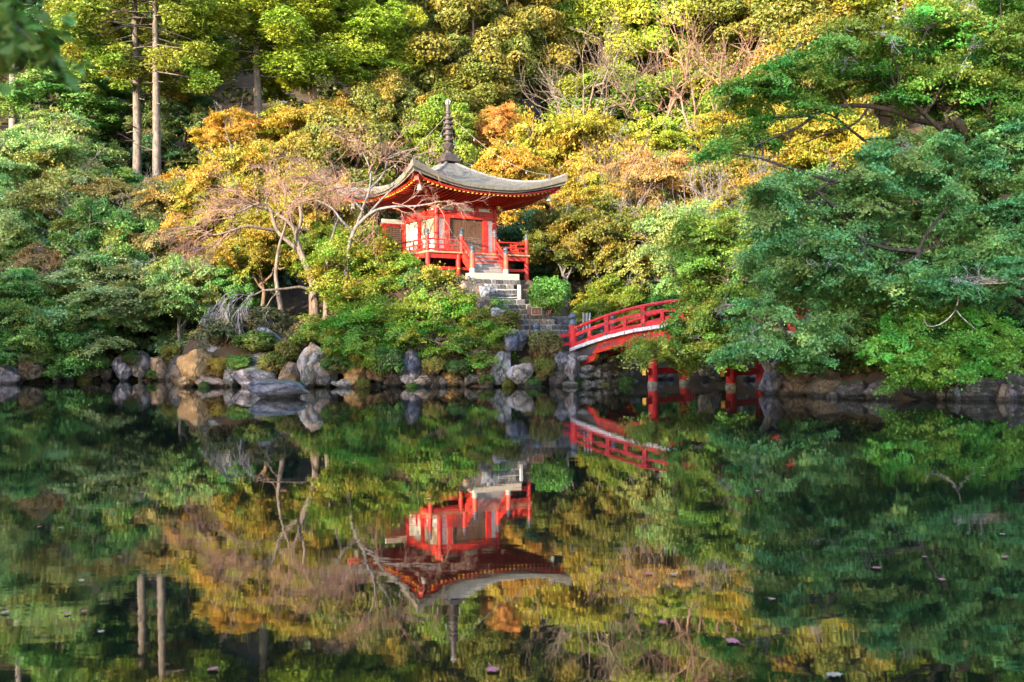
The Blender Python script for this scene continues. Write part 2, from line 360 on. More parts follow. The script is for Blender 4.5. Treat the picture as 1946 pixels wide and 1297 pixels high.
ZAP, ZMID = 11.45 - BZ, 9.55 - BZ
def roof_xy(m, e):
    ext = EM * (1 + 0.045 * abs(e) ** 4)
    return m * ext, m * ext * e            # outward, along
def roof_z(m, e): return ZMID + (ZAP - ZMID) * (1 - m) ** 1.6 + 0.9 * m ** 3 * abs(e) ** 2.6
def eave_z(e): return ZMID + 0.55 * abs(e) ** 2.6
def side_pt(k, out, along, z):             # four sides: 0 front(-y) 1 right(+x) 2 back 3 left
    a = k * math.pi / 2
    x, y = along, -out
    return (x * math.cos(a) - y * math.sin(a), x * math.sin(a) + y * math.cos(a), z)

# shingle roof: real overlapping courses, each a few centimetres thick
NC, NA = 25, 36
for k in range(4):
    b = MB()
    ms = np.linspace(0.055, 1.0, NC + 1)
    for i in range(NC):
        m0, m1 = ms[i], ms[i + 1]
        top0, top1, low = [], [], []
        for j in range(NA + 1):
            e = -1 + 2 * j / NA
            o0, a0 = roof_xy(m0, e); o1, a1 = roof_xy(m1, e)
            top0.append(side_pt(k, o0, a0, roof_z(m0, e)))
            top1.append(side_pt(k, o1, a1, roof_z(m1, e) + 0.05))
            low.append(side_pt(k, o1, a1, roof_z(m1, e) - 0.002))
        n0 = NA + 1
        fs = []
        for j in range(NA):
            fs.append((j, n0 + j, n0 + j + 1, j + 1)); fs.append((n0 + j, 2 * n0 + j, 2 * n0 + j + 1, n0 + j + 1))
        b.add(top0 + top1 + low, fs)
    o = b.build('roof', MAT['shingle'], hall); tag(o, kind='stuff')
    # thick layered edge, then a thin yellow line, then the red eave board
    for nm, mt, m_in, za, zb in (('roof_edge', 'shingleedge', 0.0, 0.0, -0.15), ('roof_edge', 'blackcopper', 0.012, -0.15, -0.19), ('roof_edge', 'shingleedge', 0.02, -0.19, -0.25),
                                 ('eave_board', 'red', 0.045, -0.25, -0.34)):
        b = MB(); pts = []
        for j in range(NA + 1):
            e = -1 + 2 * j / NA; o1, a1 = roof_xy(1.0 - m_in, e); oi, ai = roof_xy(1.0 - m_in - 0.05, e)
            th = 1 + 1.1 * abs(e) ** 5; z = roof_z(1.0, e) if nm == 'roof_edge' else eave_z(e)
            if nm != 'roof_edge':
                th = 1.0; o1, a1 = o1 * (1 - .05 * abs(e) ** 8), a1 * (1 - .05 * abs(e) ** 8); oi, ai = oi * (1 - .05 * abs(e) ** 8), ai * (1 - .05 * abs(e) ** 8)
            pts += [side_pt(k, o1, a1, z + za * th), side_pt(k, o1, a1, z + zb * th), side_pt(k, oi, ai, z + zb * th)]
        fs = []
        for j in range(NA):
            q = 3 * j; fs += [(q, q + 1, q + 4, q + 3), (q + 1, q + 2, q + 5, q + 4)]
        b.add(pts, fs); b.build(nm, MAT[mt], hall)
    # boarded underside
    b = MB(); pts = []; NM = 8
    def soffit(m, e):
        zedge = eave_z(e) - 0.30; zw = 8.95 - BZ
        t = (m - 0.36) / (0.95 - 0.36)
        return zw + (zedge - zw) * t ** 1.15
    for i in range(NM + 1):
        m = 0.36 + (0.965 - 0.36) * i / NM
        for j in range(NA + 1):
            e = -1 + 2 * j / NA; o1, a1 = roof_xy(m, e); pts.append(side_pt(k, o1, a1, soffit(m, e)))
    n0 = NA + 1
    b.add(pts, [(i * n0 + j, i * n0 + j + 1, (i + 1) * n0 + j + 1, (i + 1) * n0 + j) for i in range(NM) for j in range(NA)])
    b.build('soffit', MAT['red'], hall)
    # rafters, two tiers, gilt-painted ends
    for j in range(35):
        al = -4.12 + 8.24 * j / 34; e0 = al / EM
        m_in = max(0.40, abs(e0) + 0.01)
        if m_in < 0.86:
            b = MB(); e1 = max(-1, min(1, al / (0.93 * EM)))
            p0 = side_pt(k, m_in * EM, al, soffit(m_in, min(1, abs(al / (m_in * EM)))) - 0.05)
            p1 = side_pt(k, 0.93 * EM, al, soffit(0.93, e1) - 0.05); b.beam(p0, p1, 0.08, 0.09)
            ra = b.build('rafter', MAT['red'], hall)
        else: ra = None
        if abs(al) < 4.0:
            e1 = al / (0.945 * EM); z1 = soffit(0.935, max(-1, min(1, e1))) - 0.05
            b = MB(); b.beam(side_pt(k, 0.931 * EM, al, z1), side_pt(k, 0.944 * EM, al, z1 + 0.005), 0.095, 0.105)
            b.build('rafter_end', MAT['yellow'], ra if ra else hall)
    # hip board at the corner
    b = MB(); b.tube([side_pt(k, m * EM * (1.045 if m > .9 else 1.0 + .045 * m), m * EM * (1.045 if m > .9 else 1.0 + .045 * m), roof_z(m, 1.0) + 0.02) for m in np.linspace(0.06, 0.985, 22)], 0.085, 6)
    b.build('hip_ridge', MAT['shingle'], hall)
    b = MB(); b.beam(side_pt(k, 1.7, 1.7, 8.9 - BZ), side_pt(k, 3.98, 3.98, eave_z(.97) - 0.38), 0.2, 0.24); b.build('hip_rafter', MAT['red'], hall)
    c = side_pt(k, 4.0, 4.0, eave_z(.97) - 0.38); b = MB(); b.box(c, (0.215, 0.215, 0.25), rz=math.pi / 4); b.build('hip_end_cap', MAT['red'], hall)
    # little boss on the hip and the wind bell under the tip
    c = side_pt(k, 3.78, 3.78, roof_z(0.86, 1.0) + 0.02); b = MB(); b.lathe([(0.10, 0), (0.11, 0.1), (0.05, 0.15), (0.09, 0.22), (0.05, 0.3), (0.01, 0.33)], c, 10); b.build('hip_boss', MAT['bronze'], hall)
    c = side_pt(k, 3.72, 3.72, soffit(0.86, 1.0) - 0.52)
    bl = MB(); bl.lathe([(0.155, 0), (0.125, 0.07), (0.105, 0.2), (0.09, 0.27), (0.03, 0.31)], c, 12); wb = bl.build('wind_bell', MAT['pewter'], hall)
    b = MB(); b.tube([(c[0], c[1], c[2] + 0.3), (c[0], c[1], c[2] + 0.6)], 0.012, 5); b.build('bell_hanger', MAT['bronze'], wb)
    # chain from the finial to the corner with three small bells
    s0 = Vector(side_pt(k, 0.12, 0.12, 13.72 - BZ)); s1 = Vector(side_pt(k, 3.78, 3.78, roof_z(0.86, 1.0) + 0.3))
    pts = [s0.lerp(s1, t) - Vector((0, 0, 0.62 * 4 * t * (1 - t) * (1 + .5 * (t - .5)))) for t in np.linspace(0, 1, 18)]
    b = MB(); b.tube(pts, 0.011, 5); ch = b.build('chain', MAT['chain'], hall)
    for q in (4, 9, 13):
        c = pts[q]; b = MB(); b.lathe([(0.045, -0.16), (0.038, -0.08), (0.012, -0.03)], c, 8); b.build('chain_bell', MAT['chain'], ch)

# finial
b = MB(); b.box((0, 0, 11.47 - BZ), (0.92, 0.92, 0.2)); b.build('finial_base', MAT['bronze'], hall)
b = MB(); b.box((0, 0, 11.67 - BZ), (0.66, 0.66, 0.2)); b.build('finial_base', MAT['bronze'], hall)
fin = MB()
z0 = 11.76 - BZ
fin.lathe([(0.27, 0), (0.25, 0.06), (0.17, 0.14), (0.15, 0.22), (0.24, 0.28), (0.31, 0.40), (0.30, 0.48), (0.22, 0.56), (0.17, 0.60), (0.155, 0.7), (0.15, 1.9), (0.12, 2.0), (0.125, 2.05), (0.12, 2.5), (0.10, 2.62)], (0, 0, z0), 16)
fn = fin.build('finial_shaft', MAT['bronze'], hall)
for zc in (12.52, 12.83, 13.12, 13.40, 13.65):
    b = MB(); b.lathe([(0.16, -0.09), (0.25, -0.07), (0.265, 0.0), (0.25, 0.07), (0.16, 0.09)], (0, 0, zc - BZ), 16); b.build('finial_ring', MAT['bronze'], fn)
b = MB(); b.lathe([(0.12, 0), (0.165, 0.03), (0.165, 0.12), (0.12, 0.16)], (0, 0, 13.86 - BZ), 12); b.build('finial_ring', MAT['bronze'], fn)
for q in range(6):
    a = q * math.pi / 3; b = MB(); b.hexa([(0.02, -0.03, 0), (0.10, -0.03, .02), (0.10, 0.03, .02), (0.02, 0.03, 0), (0.02, -0.012, 0.34), (0.17, -0.012, 0.2), (0.17, 0.012, 0.2), (0.02, 0.012, 0.34)])
    b.build('flame_leaf', MAT['pewter'], fn, (0, 0, 14.35 - BZ), (0, 0, a))
for q in range(8):
    a = q * math.pi / 4; b = MB(); b.hexa([(0.16, -0.1, 0), (0.2, -0.1, 0), (0.2, 0.1, 0), (0.16, 0.1, 0), (0.31, -0.07, 0.3), (0.37, -0.07, 0.28), (0.37, 0.07, 0.28), (0.31, 0.07, 0.3)])
    b.build('lotus_petal', MAT['bronze'], fn, (0, 0, 11.98 - BZ), (0, 0, a))

# body: posts, sills, head beams, panels
def wall_frame(k, xa, xb):
    return side_pt(k, HW, xa, 0), side_pt(k, HW, xb, 0)
ZT = 8.62 - BZ
def vbox(k, x0, x1, z0, z1, d, name, mt, out=0.0, parent=None):
    b = MB(); b.box(side_pt(k, HW + out, (x0 + x1) / 2, (z0 + z1) / 2), (x1 - x0, d, z1 - z0), rz=k * math.pi / 2)
    return b.build(name, MAT[mt], parent or hall)
for sx in (-1, 1):
    for sy in (-1, 1):
        b = MB(); b.lathe([(0.125, 0.0), (0.125, 8.95 - BZ)], (sx * HW, sy * HW, 0), 14); b.build('corner_post', MAT['red'], hall)
        b = MB(); b.box((sx * HW, sy * HW, 8.72 - BZ), (0.42, 0.42, 0.12), rz=math.pi / 4); br = b.build('bracket', MAT['red'], hall)
        for q in range(4):
            a = q * math.pi / 2 + (0 if sx * sy > 0 else 0); b = MB(); b.box((sx * HW + 0.34 * math.cos(a), sy * HW + 0.34 * math.sin(a), 8.85 - BZ), (0.2, 0.16, 0.17), rz=a); b.build('bracket_end', MAT['gold'], br)
for k in range(4):
    L0, L1 = -HW + 0.12, HW - 0.12
    vbox(k, L0, L1, FZ + 0.002, FZ + 0.16, 0.17, 'floor_sill', 'red', 0.01)
    vbox(k, L0, L1, 8.22 - BZ, 8.38 - BZ, 0.20, 'head_beam', 'red', 0.015)
    vbox(k, L0, L1, 8.40 - BZ, 8.62 - BZ, 0.16, 'head_beam', 'red', 0.0)
    vbox(k, -HW - .2, HW + .2, 8.80 - BZ, 8.96 - BZ, 0.2, 'eave_beam', 'red', 0.02)
    vbox(k, L0, L1, 8.62 - BZ, 8.80 - BZ, 0.05, 'bracket_panel', 'plaster', -0.02)
    for xx in (-0.6, 0.6): vbox(k, xx - .12, xx + .12, 8.62 - BZ, 8.80 - BZ, 0.16, 'strut_block', 'red', 0.0)
    if k == 0:
        for (x0, x1) in ((-1.28, -1.0), (0.98, 1.28)): vbox(k, x0, x1, FZ + .16, 8.22 - BZ, 0.17, 'door_post', 'red', 0.005)
        for (x0, x1) in ((-1.59, -1.28), (1.28, 1.59)): vbox(k, x0, x1, FZ + .16, 8.22 - BZ, 0.05, 'wall_panel', 'plaster', -0.045)
        for (x0, x1) in ((-0.99, -0.005), (0.005, 0.97)):
            dr = vbox(k, x0, x1, FZ + .17, 8.2 - BZ, 0.03, 'lattice_door', 'paperback', -0.06)
            zg = 7.32 - BZ
            lo = vbox(k, x0 + .05, x1 - .05, FZ + .22, zg, 0.012, 'white_backing', 'plaster', -0.040, dr)
            b = MB()
            for q in range(int((x1 - x0) / 0.085) + 1):
                xx = x0 + 0.02 + q * (x1 - x0 - .04) / int((x1 - x0) / 0.085); b.box(side_pt(k, HW - .022, xx, (FZ + .17 + 8.2 - BZ) / 2), (0.034, 0.03, 8.2 - BZ - FZ - .17))
            lt = b.build('lattice_bar', MAT['darkwood'], dr); tag(lt, kind='stuff')
            b = MB()
            for q in range(9):
                zz = FZ + .2 + q * (zg - FZ - .2) / 8; b.box(side_pt(k, HW - .02, (x0 + x1) / 2, zz), (x1 - x0 - .005, 0.036, 0.04))
            for q in range(6):
                zz = zg + (q + 1) * (8.2 - BZ - zg) / 6.5; b.box(side_pt(k, HW - .026, (x0 + x1) / 2, zz), (x1 - x0 - .005, 0.026, 0.022))
            lt = b.build('lattice_bar', MAT['darkwood'], dr); tag(lt, kind='stuff')
    else:
        vbox(k, -0.12, 0.12, FZ + .16, 8.22 - BZ, 0.17, 'middle_post', 'red', 0.005)
        for (x0, x1) in ((-1.59, -0.12), (0.12, 1.59)):
            pn = vbox(k, x0, x1, FZ + .16, 8.22 - BZ, 0.05, 'wall_panel', 'plaster', -0.045)
            if k == 3 and x0 > 0:
                vbox(k, x0 + .12, x1 - .15, 7.46 - BZ, 8.16 - BZ, 0.05, 'plaque_frame', 'edgewood', 0.02, hall)
                vbox(k, x0 + .17, x1 - .2, 7.54 - BZ, 8.11 - BZ, 0.02, 'plaque_picture', 'signgrey', 0.04, hall)

# veranda: floor planks, edge, beams, stilts, railing
for k in range(4):
    n = 18
    for j in range(n):
        x0 = -V + 2 * V * j / n
        if k % 2 == 0:
            b = MB(); b.box(side_pt(k, (HW + .1 + V) / 2 + 0.02, x0 + V / n, FZ - 0.05), (2 * V / n - 0.012, V - HW - .1 + .08, 0.075), rz=k * math.pi / 2); b.build('floor_board', MAT['edgewood'], hall)
        elif abs(x0 + V / n) < HW + .1:
            b = MB(); b.box(side_pt(k, (HW + .1 + V) / 2 + 0.02, x0 + V / n, FZ - 0.05), (2 * V / n - 0.012, V - HW - .1 + .08, 0.075), rz=k * math.pi / 2); b.build('floor_board', MAT['edgewood'], hall)
    b = MB(); b.box(side_pt(k, V - 0.10, 0, FZ - 0.215), (2 * V - .25, 0.14, 0.25), rz=k * math.pi / 2); b.build('edge_beam', MAT['red'], hall)
    for xx in (-V + .12, -1.15, 1.15):
        if k == 0 and abs(xx) < 1.2: xx = xx * 1.02
        b = MB(); b.lathe([(0.12, 0), (0.12, FZ - 0.09)], side_pt(k, V - .1, xx, 0), 12); st = b.build('stilt', MAT['red'], hall)
    b = MB(); b.box(side_pt(k, V - .1, 0, FZ * 0.42), (2 * V - .3, 0.09, 0.14), rz=k * math.pi / 2); b.build('tie_beam', MAT['red'], hall)
b = MB(); b.box((0, 0, 0.3), (2.9, 2.9, 0.75)); b.build('plaster_mound', MAT['plaster'], hall)
b = MB(); b.box((0, 0, FZ - .12), (W + .1, W + .1, 0.1)); b.build('floor_deck', MAT['red'], hall)

GIB = [(0.115, 0), (0.125, 0.03), (0.11, 0.06), (0.115, 0.13), (0.085, 0.15), (0.08, 0.18), (0.115, 0.21), (0.12, 0.27), (0.09, 0.33), (0.03, 0.37), (0.012, 0.42)]
def giboshi_post(parent, c, h, r, mt, capm, s=1.0):
    b = MB(); b.lathe([(r, 0), (r, h)], c, 14); p = b.build('railing_post', MAT[mt], parent)
    b = MB(); b.lathe([(rr * s, zz * s) for rr, zz in GIB], (c[0], c[1], c[2] + h), 14); b.build('onion_cap', MAT[capm], p)
    return p
def koran(k, x0, x1, posts):
    for zz, w, h, nm in ((FZ + 0.09, 0.11, 0.09, 'bottom_rail'), (FZ + 0.33, 0.075, 0.06, 'middle_rail')):
        b = MB(); b.box(side_pt(k, V - .1, (x0 + x1) / 2, zz), (x1 - x0, w, h), rz=k * math.pi / 2); b.build(nm, MAT['red'], hall)
    b = MB(); b.tube([side_pt(k, V - .1, x0, FZ + .58), side_pt(k, V - .1, x1, FZ + .58)], 0.042, 8); b.build('top_rail', MAT['red'], hall)
    n = max(2, int((x1 - x0) / 0.42))
    for q in range(1, n):
        xx = x0 + (x1 - x0) * q / n
        b = MB(); b.box(side_pt(k, V - .1, xx, FZ + (.33 if q % 2 == 0 else .215)), (0.07, 0.055, 0.40 if q % 2 == 0 else 0.17), rz=k * math.pi / 2); b.build('railing_strut', MAT['red'], hall)
SW = 0.97
for k in range(4):
    giboshi_post(hall, side_pt(k, V - .1, -V + .1, FZ - .03), 0.78, 0.095, 'red', 'patina', 0.85)
    if k == 0:
        koran(k, -V + .2, -SW - .1, None); koran(k, SW + .1, V - .2, None)
        for s_ in (-1, 1): giboshi_post(hall, side_pt(k, V - .1, s_ * SW, FZ - .03), 0.82, 0.115, 'red', 'patina', 1.0)
    else: koran(k, -V + .2, V - .2, None)

# wooden stairs with slanting rails
NS = 6; rise = (FZ - 0.29) / NS; run = 0.145
for q in range(NS):
    zt = FZ - rise * (q + 1) + 0.0
    b = MB(); b.box((0, -(V + .03 + run * (q + .5)), zt - .03), (2 * SW - .06, run + .05, 0.06)); b.build('stair_tread', MAT['greywood'], hall)
    b = MB(); b.box((0, -(V + .02 + run * q), zt + rise / 2 - .03), (2 * SW - .07, 0.03, rise - .0)); b.build('stair_riser', MAT['redworn' if q < 3 else 'greywood'], hall)
yb = -(V + run * NS + .02)
for s_ in (-1, 1):
    x = s_ * SW
    b = MB(); b.hexa([(x - .05, yb + .05, .27), (x + .05, yb + .05, .27), (x + .05, -V - .06, FZ - .5), (x - .05, -V - .06, FZ - .5),
                      (x - .05, yb + .05, .75), (x + .05, yb + .05, .75), (x + .05, -V - .06, FZ - .02), (x - .05, -V - .06, FZ - .02)]); b.build('stair_stringer', MAT['red'], hall)
    pts = [(x, -V + .05, FZ + .56), (x, -V - .12, FZ + .50), (x, -V - .3, FZ + .28), (x, yb + .12, FZ - .12), (x, yb + .02, FZ - .22)]
    b = MB(); b.tube(pts, 0.06, 8); b.build('stair_rail', MAT['red'], hall)
    pts = [(x, -V + .05, FZ + .3), (x, -V - .2, FZ + .16), (x, yb + .12, FZ - .36)]
    b = MB(); b.tube(pts, 0.05, 8); b.build('stair_rail', MAT['red'], hall)
    p = giboshi_post(hall, (x, yb, 0.29), 0.98, 0.125, 'redworn', 'patina', 1.0)
    b = MB(); b.lathe([(0.137, 0), (0.137, 0.26)], (x, yb, 0.29), 14); b.build('post_shoe', MAT['palemetal'], p)
# side screen at the back end of the veranda
k = 3
scx0, scx1 = -HW - .06, -V + .02   # along the back-left line, in local coordinates
def scr(x0, x1, z0, z1, d, nm, mt, oy=0):
    b = MB(); b.box(((x0 + x1) / 2, HW - .02 + oy, (z0 + z1) / 2), (abs(x1 - x0), d, z1 - z0)); return b.build(nm, MAT[mt], hall)
scr(scx1, scx1 + .16, FZ, 8.2 - BZ, 0.14, 'screen_post', 'red'); scr(scx0 - .12, scx0, FZ, 8.2 - BZ, 0.14, 'screen_post', 'red')
scr(scx1 - .12, scx0, 8.05 - BZ, 8.19 - BZ, 0.16, 'screen_head', 'red'); scr(scx1 - .05, scx0, 8.195 - BZ, 8.42 - BZ, 0.12, 'screen_top_panel', 'plaster')
scr(scx1 + .16, scx0 - .12, FZ + .03, 8.05 - BZ, 0.03, 'screen_backing', 'plaster', .02)
b = MB()
for q in range(11): b.box((scx1 + .2 + q * (scx0 - scx1 - .36) / 10, HW - .04, (FZ + 8.05 - BZ) / 2), (0.035, 0.03, 8.03 - BZ - FZ))
for q in range(15): b.box(((scx0 + scx1) / 2, HW - .05, FZ + .08 + q * 0.105), (abs(scx1 - scx0) - .28, 0.03, 0.035))
tag(b.build('screen_lattice', MAT['darkwood'], hall), kind='stuff')

# ------------------------------------------------------------------ granite step and stone stairway
def hall_pt(x, y, z=0.0):
    c, s = math.cos(HROT), math.sin(HROT); return (HX + x * c - y * s, HY + x * s + y * c, z)
gs = MB(); gs.box((0, 0, 0.16), (2.75, 0.55, 0.32))
o = gs.build('granite_step', MAT['granite'], None, hall_pt(0.05, -(V + 1.12), 4.97), (0, 0, HROT)); tag(o, 'pale granite slab at the foot of the red wooden stairs', 'step')

def block_mesh(seed):
    """a rough-cut stone block, unit size"""
    r = np.random.default_rng(seed); bm = bmesh.new(); bmesh.ops.create_cube(bm, size=1.0)
    bmesh.ops.bevel(bm, geom=list(bm.edges), offset=0.07, segments=1, affect='EDGES')
    for v in bm.verts: v.co += Vector(r.normal(0, 0.022, 3))
    me = bpy.data.meshes.new('stone'); bm.to_mesh(me); bm.free(); me.materials.append(MAT['block']); return me
BLOCKS = [block_mesh(i) for i in range(6)]
steps = empty('stone_stairway', hall_pt(-.2, -7.2, 2.3), 'flight of rough grey stone steps climbing to the red hall', 'stairway', rz=HROT)
sinv = steps.matrix_basis.inverted()
def stone(parent, inv, pos, dims, rz, c):
    me = BLOCKS[rng.integers(len(BLOCKS))]
    o = link_mesh('stone', me, parent); o.color = (*c, 1)
    loc = Vector(pos); o.location = loc - Vector(parent.location); o.location.rotate(Matrix.Rotation(-parent.rotation_euler.z, 3, 'Z'))
    o.rotation_euler = (rng.normal(0, .02), rng.normal(0, .02), rng.normal(0, .025)); o.scale = dims
    return o
def stone_col():
    k = rng.random()
    b = np.array([0.20, 0.185, 0.185]) if k < .55 else (np.array([0.30, 0.25, 0.21]) if k < .8 else np.array([0.12, 0.11, 0.115]))
    return tuple(b * rng.uniform(.3, .85))
for q in range(11):
    zt = 4.97 - 0.25 * q; s_ = V + 1.42 + 0.30 * q
    xc = -.35 + max(0, q - 4) * .17 if q else -.55; w = 2.1 if 0 < q < 5 else (3.6 if q == 0 else 2.7)
    x = xc - w / 2
    while x < xc + w / 2 - .15:
        bw = rng.uniform(.3, .52); bw = min(bw, xc + w / 2 - x)
        stone(steps, sinv, hall_pt(x + bw / 2, -(s_ + .17), zt - .125), (bw - .02, .36, .255), HROT, stone_col()); x += bw
    if q:
        tr = MB(); tr.box((0, 0, 0), (w, 0.36, 0.03)); o = tr.build('tread', MAT['block'], steps); o.color = (.3, .28, .28, 1)
        o.location = Vector(hall_pt(xc, -(s_ - .10), zt + 0.014)) - Vector(steps.location); o.location.rotate(Matrix.Rotation(-HROT, 3, 'Z'))
# low retaining wall at the right of the stairway
wall = empty('retaining_wall', hall_pt(2.8, -6.2, 1.6), 'low grey dry stone wall beside the foot of the stone stairway', 'stone wall', rz=HROT)
for r_ in range(3):
    x = 1.7 - .0 * r_
    while x < 4.3 - .5 * r_:
        bw = rng.uniform(.55, 1.0)
        stone(wall, None, hall_pt(x + bw / 2, -6.3 + .25 * r_, 1.95 + .48 * r_), (bw, .6, .52), HROT, stone_col()); x += bw
# rope barrier across the stairs
bar = empty('rope_barrier', hall_pt(-.42, -5.75, 3.95), 'white rope strung between two pale posts across the stone steps', 'barrier', rz=HROT)
for s_ in (-1, 1):
    b = MB(); b.box((s_ * .92, 0, .3), (.12, .12, .85)); b.build('post', MAT['palepost'], bar)
for zz in (.5, .14):
    b = MB(); b.tube([(-.9, 0, zz), (-.45, 0, zz - .03), (0, 0, zz - .04), (.45, 0, zz - .03), (.9, 0, zz)], .018, 6); b.build('rope', MAT['rope'], bar)

# notice board
pb = P(1015, 592, 44.9); sg = empty('notice_board', (pb[0], pb[1], gz(pb[0], pb[1])), 'small brown framed notice board with two red characters by the stairway', 'notice board', rz=math.radians(8))
hz = pb[2] - sg.location.z
b = MB(); b.box((0, 0, hz), (.66, .05, .36)); bd = b.build('board', MAT['signwood'], sg)
for (x, z, w, h) in ((.1, .165, .46, .025), (.1, -.165, .46, .025), (.33, 0, .025, .36), (-.12, 0, .025, .36)):
    b = MB(); b.box((x, -.032, hz + z), (w, .02, h)); b.build('frame', MAT['edgewood'], bd)
for x0 in (0.02, 0.18):
    b = MB()
    for (x, z, w, h) in ((0, .05, .08, .014), (0, 0, .10, .014), (0, -.05, .09, .014), (0, 0, .014, .12)): b.box((x0 + x, -.028, hz + z), (w, .008, h))
    b.build('character', MAT['signred'], bd)
for x in (-.2, .25):
    b = MB(); b.box((x, .04, hz / 2 - .1), (.06, .05, hz + .1)); b.build('leg', MAT['signwood'], sg)

# ------------------------------------------------------------------ the arched bridge
U = np.array([0.75, -0.661]); Q = np.array([0.661, 0.75]); A0 = np.array([5.86, 42.6]); BWID = 3.1
def BP(t, w, z): p = A0 + U * t + Q * w; return (p[0], p[1], z)
def zdeck(t): return 2.70 - 0.0245 * (t - 2.4) ** 2
def zrail(t): return 3.70 - 0.0265 * (t - 2.4) ** 2
T0, T1 = -4.15, 8.95
bridge = empty('arched_bridge', (0, 0, 0), 'red arched wooden footbridge with black onion-capped posts over the pond', 'footbridge')
bridge.location = BP((T0 + T1) / 2, BWID / 2, 0)
def bbuild(b, nm, mt, parent=None, kind=None):
    L_ = np.array(bridge.location)
    b.v = [tuple(np.array(v) - L_) for v in b.v]
    o = b.build(nm, MAT[mt], parent or bridge)
    if kind: o['kind'] = kind
    return o
def sweep(t0, t1, w0, w1, zl, zh, n=14):
    b = MB(); ts = np.linspace(t0, t1, n); pts = []
    for t in ts: pts += [BP(t, w0, zl(t)), BP(t, w1, zl(t)), BP(t, w1, zh(t)), BP(t, w0, zh(t))]
    fs = [(0, 1, 2, 3), tuple(reversed([4 * (n - 1) + i for i in range(4)]))]
    for i in range(n - 1):
        for k in range(4): fs.append((4 * i + k, 4 * i + 4 + k, 4 * i + 4 + (k + 1) % 4, 4 * i + (k + 1) % 4))
    b.add(pts, fs); return b
np_ = 56
for i in range(np_):
    t0 = T0 + (T1 - T0) * i / np_; t1 = t0 + (T1 - T0) / np_ - .018
    dz = rng.normal(0, .006); dw = rng.normal(0, .012)
    bbuild(sweep(t0, t1, -.2 + dw, BWID + .2 + dw, lambda t: zdeck(t) - .15 + dz, lambda t: zdeck(t) + dz, 2), 'plank', 'plankwhite')
for j, wg in enumerate((0.0, 1.42, 2.84)):
    g = bbuild(sweep(T0 + 1.15 if j == 0 else T0, T1 - (1.15 if j == 0 else 0), wg, wg + .26, lambda t: zdeck(t) - .62 - .0 * t, lambda t: zdeck(t) - .152, 18), 'girder', 'red')
    if j == 0: near_girder = g
# black copper end sheets with an ogee edge
for (ta, tb, s_) in ((T0, T0 + 1.15, 1), (T1, T1 - 1.15, -1)):
    bbuild(sweep(min(ta, tb), max(ta, tb), 0, .26, lambda t: zdeck(t) - .62, lambda t: zdeck(t) - .152, 5), 'girder_end', 'blackcopper')
    b = MB(); n = 12; pts = []
    for i in range(n + 1):
        f = i / n; zz = -.155 - .46 * f; bul = .22 * (1 - f) + .07 * math.sin(f * math.pi * 2.0)
        for w in (-.012, .0): pts += [BP(tb - s_ * .02, w, zdeck(tb) + zz), BP(tb + s_ * (bul + .02), w, zdeck(tb + s_ * bul) + zz)]
    for i in range(n):
        q = 4 * i; b.add([pts[q], pts[q + 1], pts[q + 5], pts[q + 4]], [(0, 1, 2, 3)]); b.add([pts[q + 1], pts[q + 3], pts[q + 7], pts[q + 5]], [(0, 1, 2, 3)])
    bbuild(b, 'ogee_sheet', 'blackcopper')
# fittings on the girder face: three slots, a round boss, three slots
for tc in (-2.2, -.3, 1.6, 3.5, 5.4, 7.3):
    for q in range(-3, 4):
        t = tc + q * .135; zc = zdeck(t) - .40
        b = MB()
        if q == 0:
            n = 14; ring = [BP(t + .085 * math.cos(2 * math.pi * i / n), -.008, zc + .01 + .085 * math.sin(2 * math.pi * i / n)) for i in range(n)]; back = [BP(t + .085 * math.cos(2 * math.pi * i / n), .01, zc + .01 + .085 * math.sin(2 * math.pi * i / n)) for i in range(n)]
            inn = [BP(t + .05 * math.cos(2 * math.pi * i / n), -.008, zc + .01 + .05 * math.sin(2 * math.pi * i / n)) for i in range(n)]
            b.add(ring + inn + back, [(i, (i + 1) % n, n + (i + 1) % n, n + i) for i in range(n)] + [(2 * n + i, 2 * n + (i + 1) % n, (i + 1) % n, i) for i in range(n)])
            for dd in (-.022, .022): b.add([BP(t + dd - .014, -.008, zc - .02), BP(t + dd + .014, -.008, zc - .02), BP(t + dd + .014, -.008, zc + .04), BP(t + dd - .014, -.008, zc + .04)], [(0, 1, 2, 3)])
        else:
            prof = [(-.03, .085), (-.03, -.05), (-.018, -.08), (0, -.09), (.018, -.08), (.03, -.05), (.03, .085)]
            sl = zdeck(t + .1) - zdeck(t)
            f_ = [BP(t + x, -.008, zc + z + x * sl * 10) for x, z in prof]; bk = [BP(t + x, .01, zc + z + x * sl * 10) for x, z in prof]
            n = len(prof); b.add(f_ + bk, [tuple(range(n))] + [(i, (i + 1) % n, n + (i + 1) % n, n + i) for i in range(n)])
        bbuild(b, 'girder_fitting', 'blackcopper', near_girder)
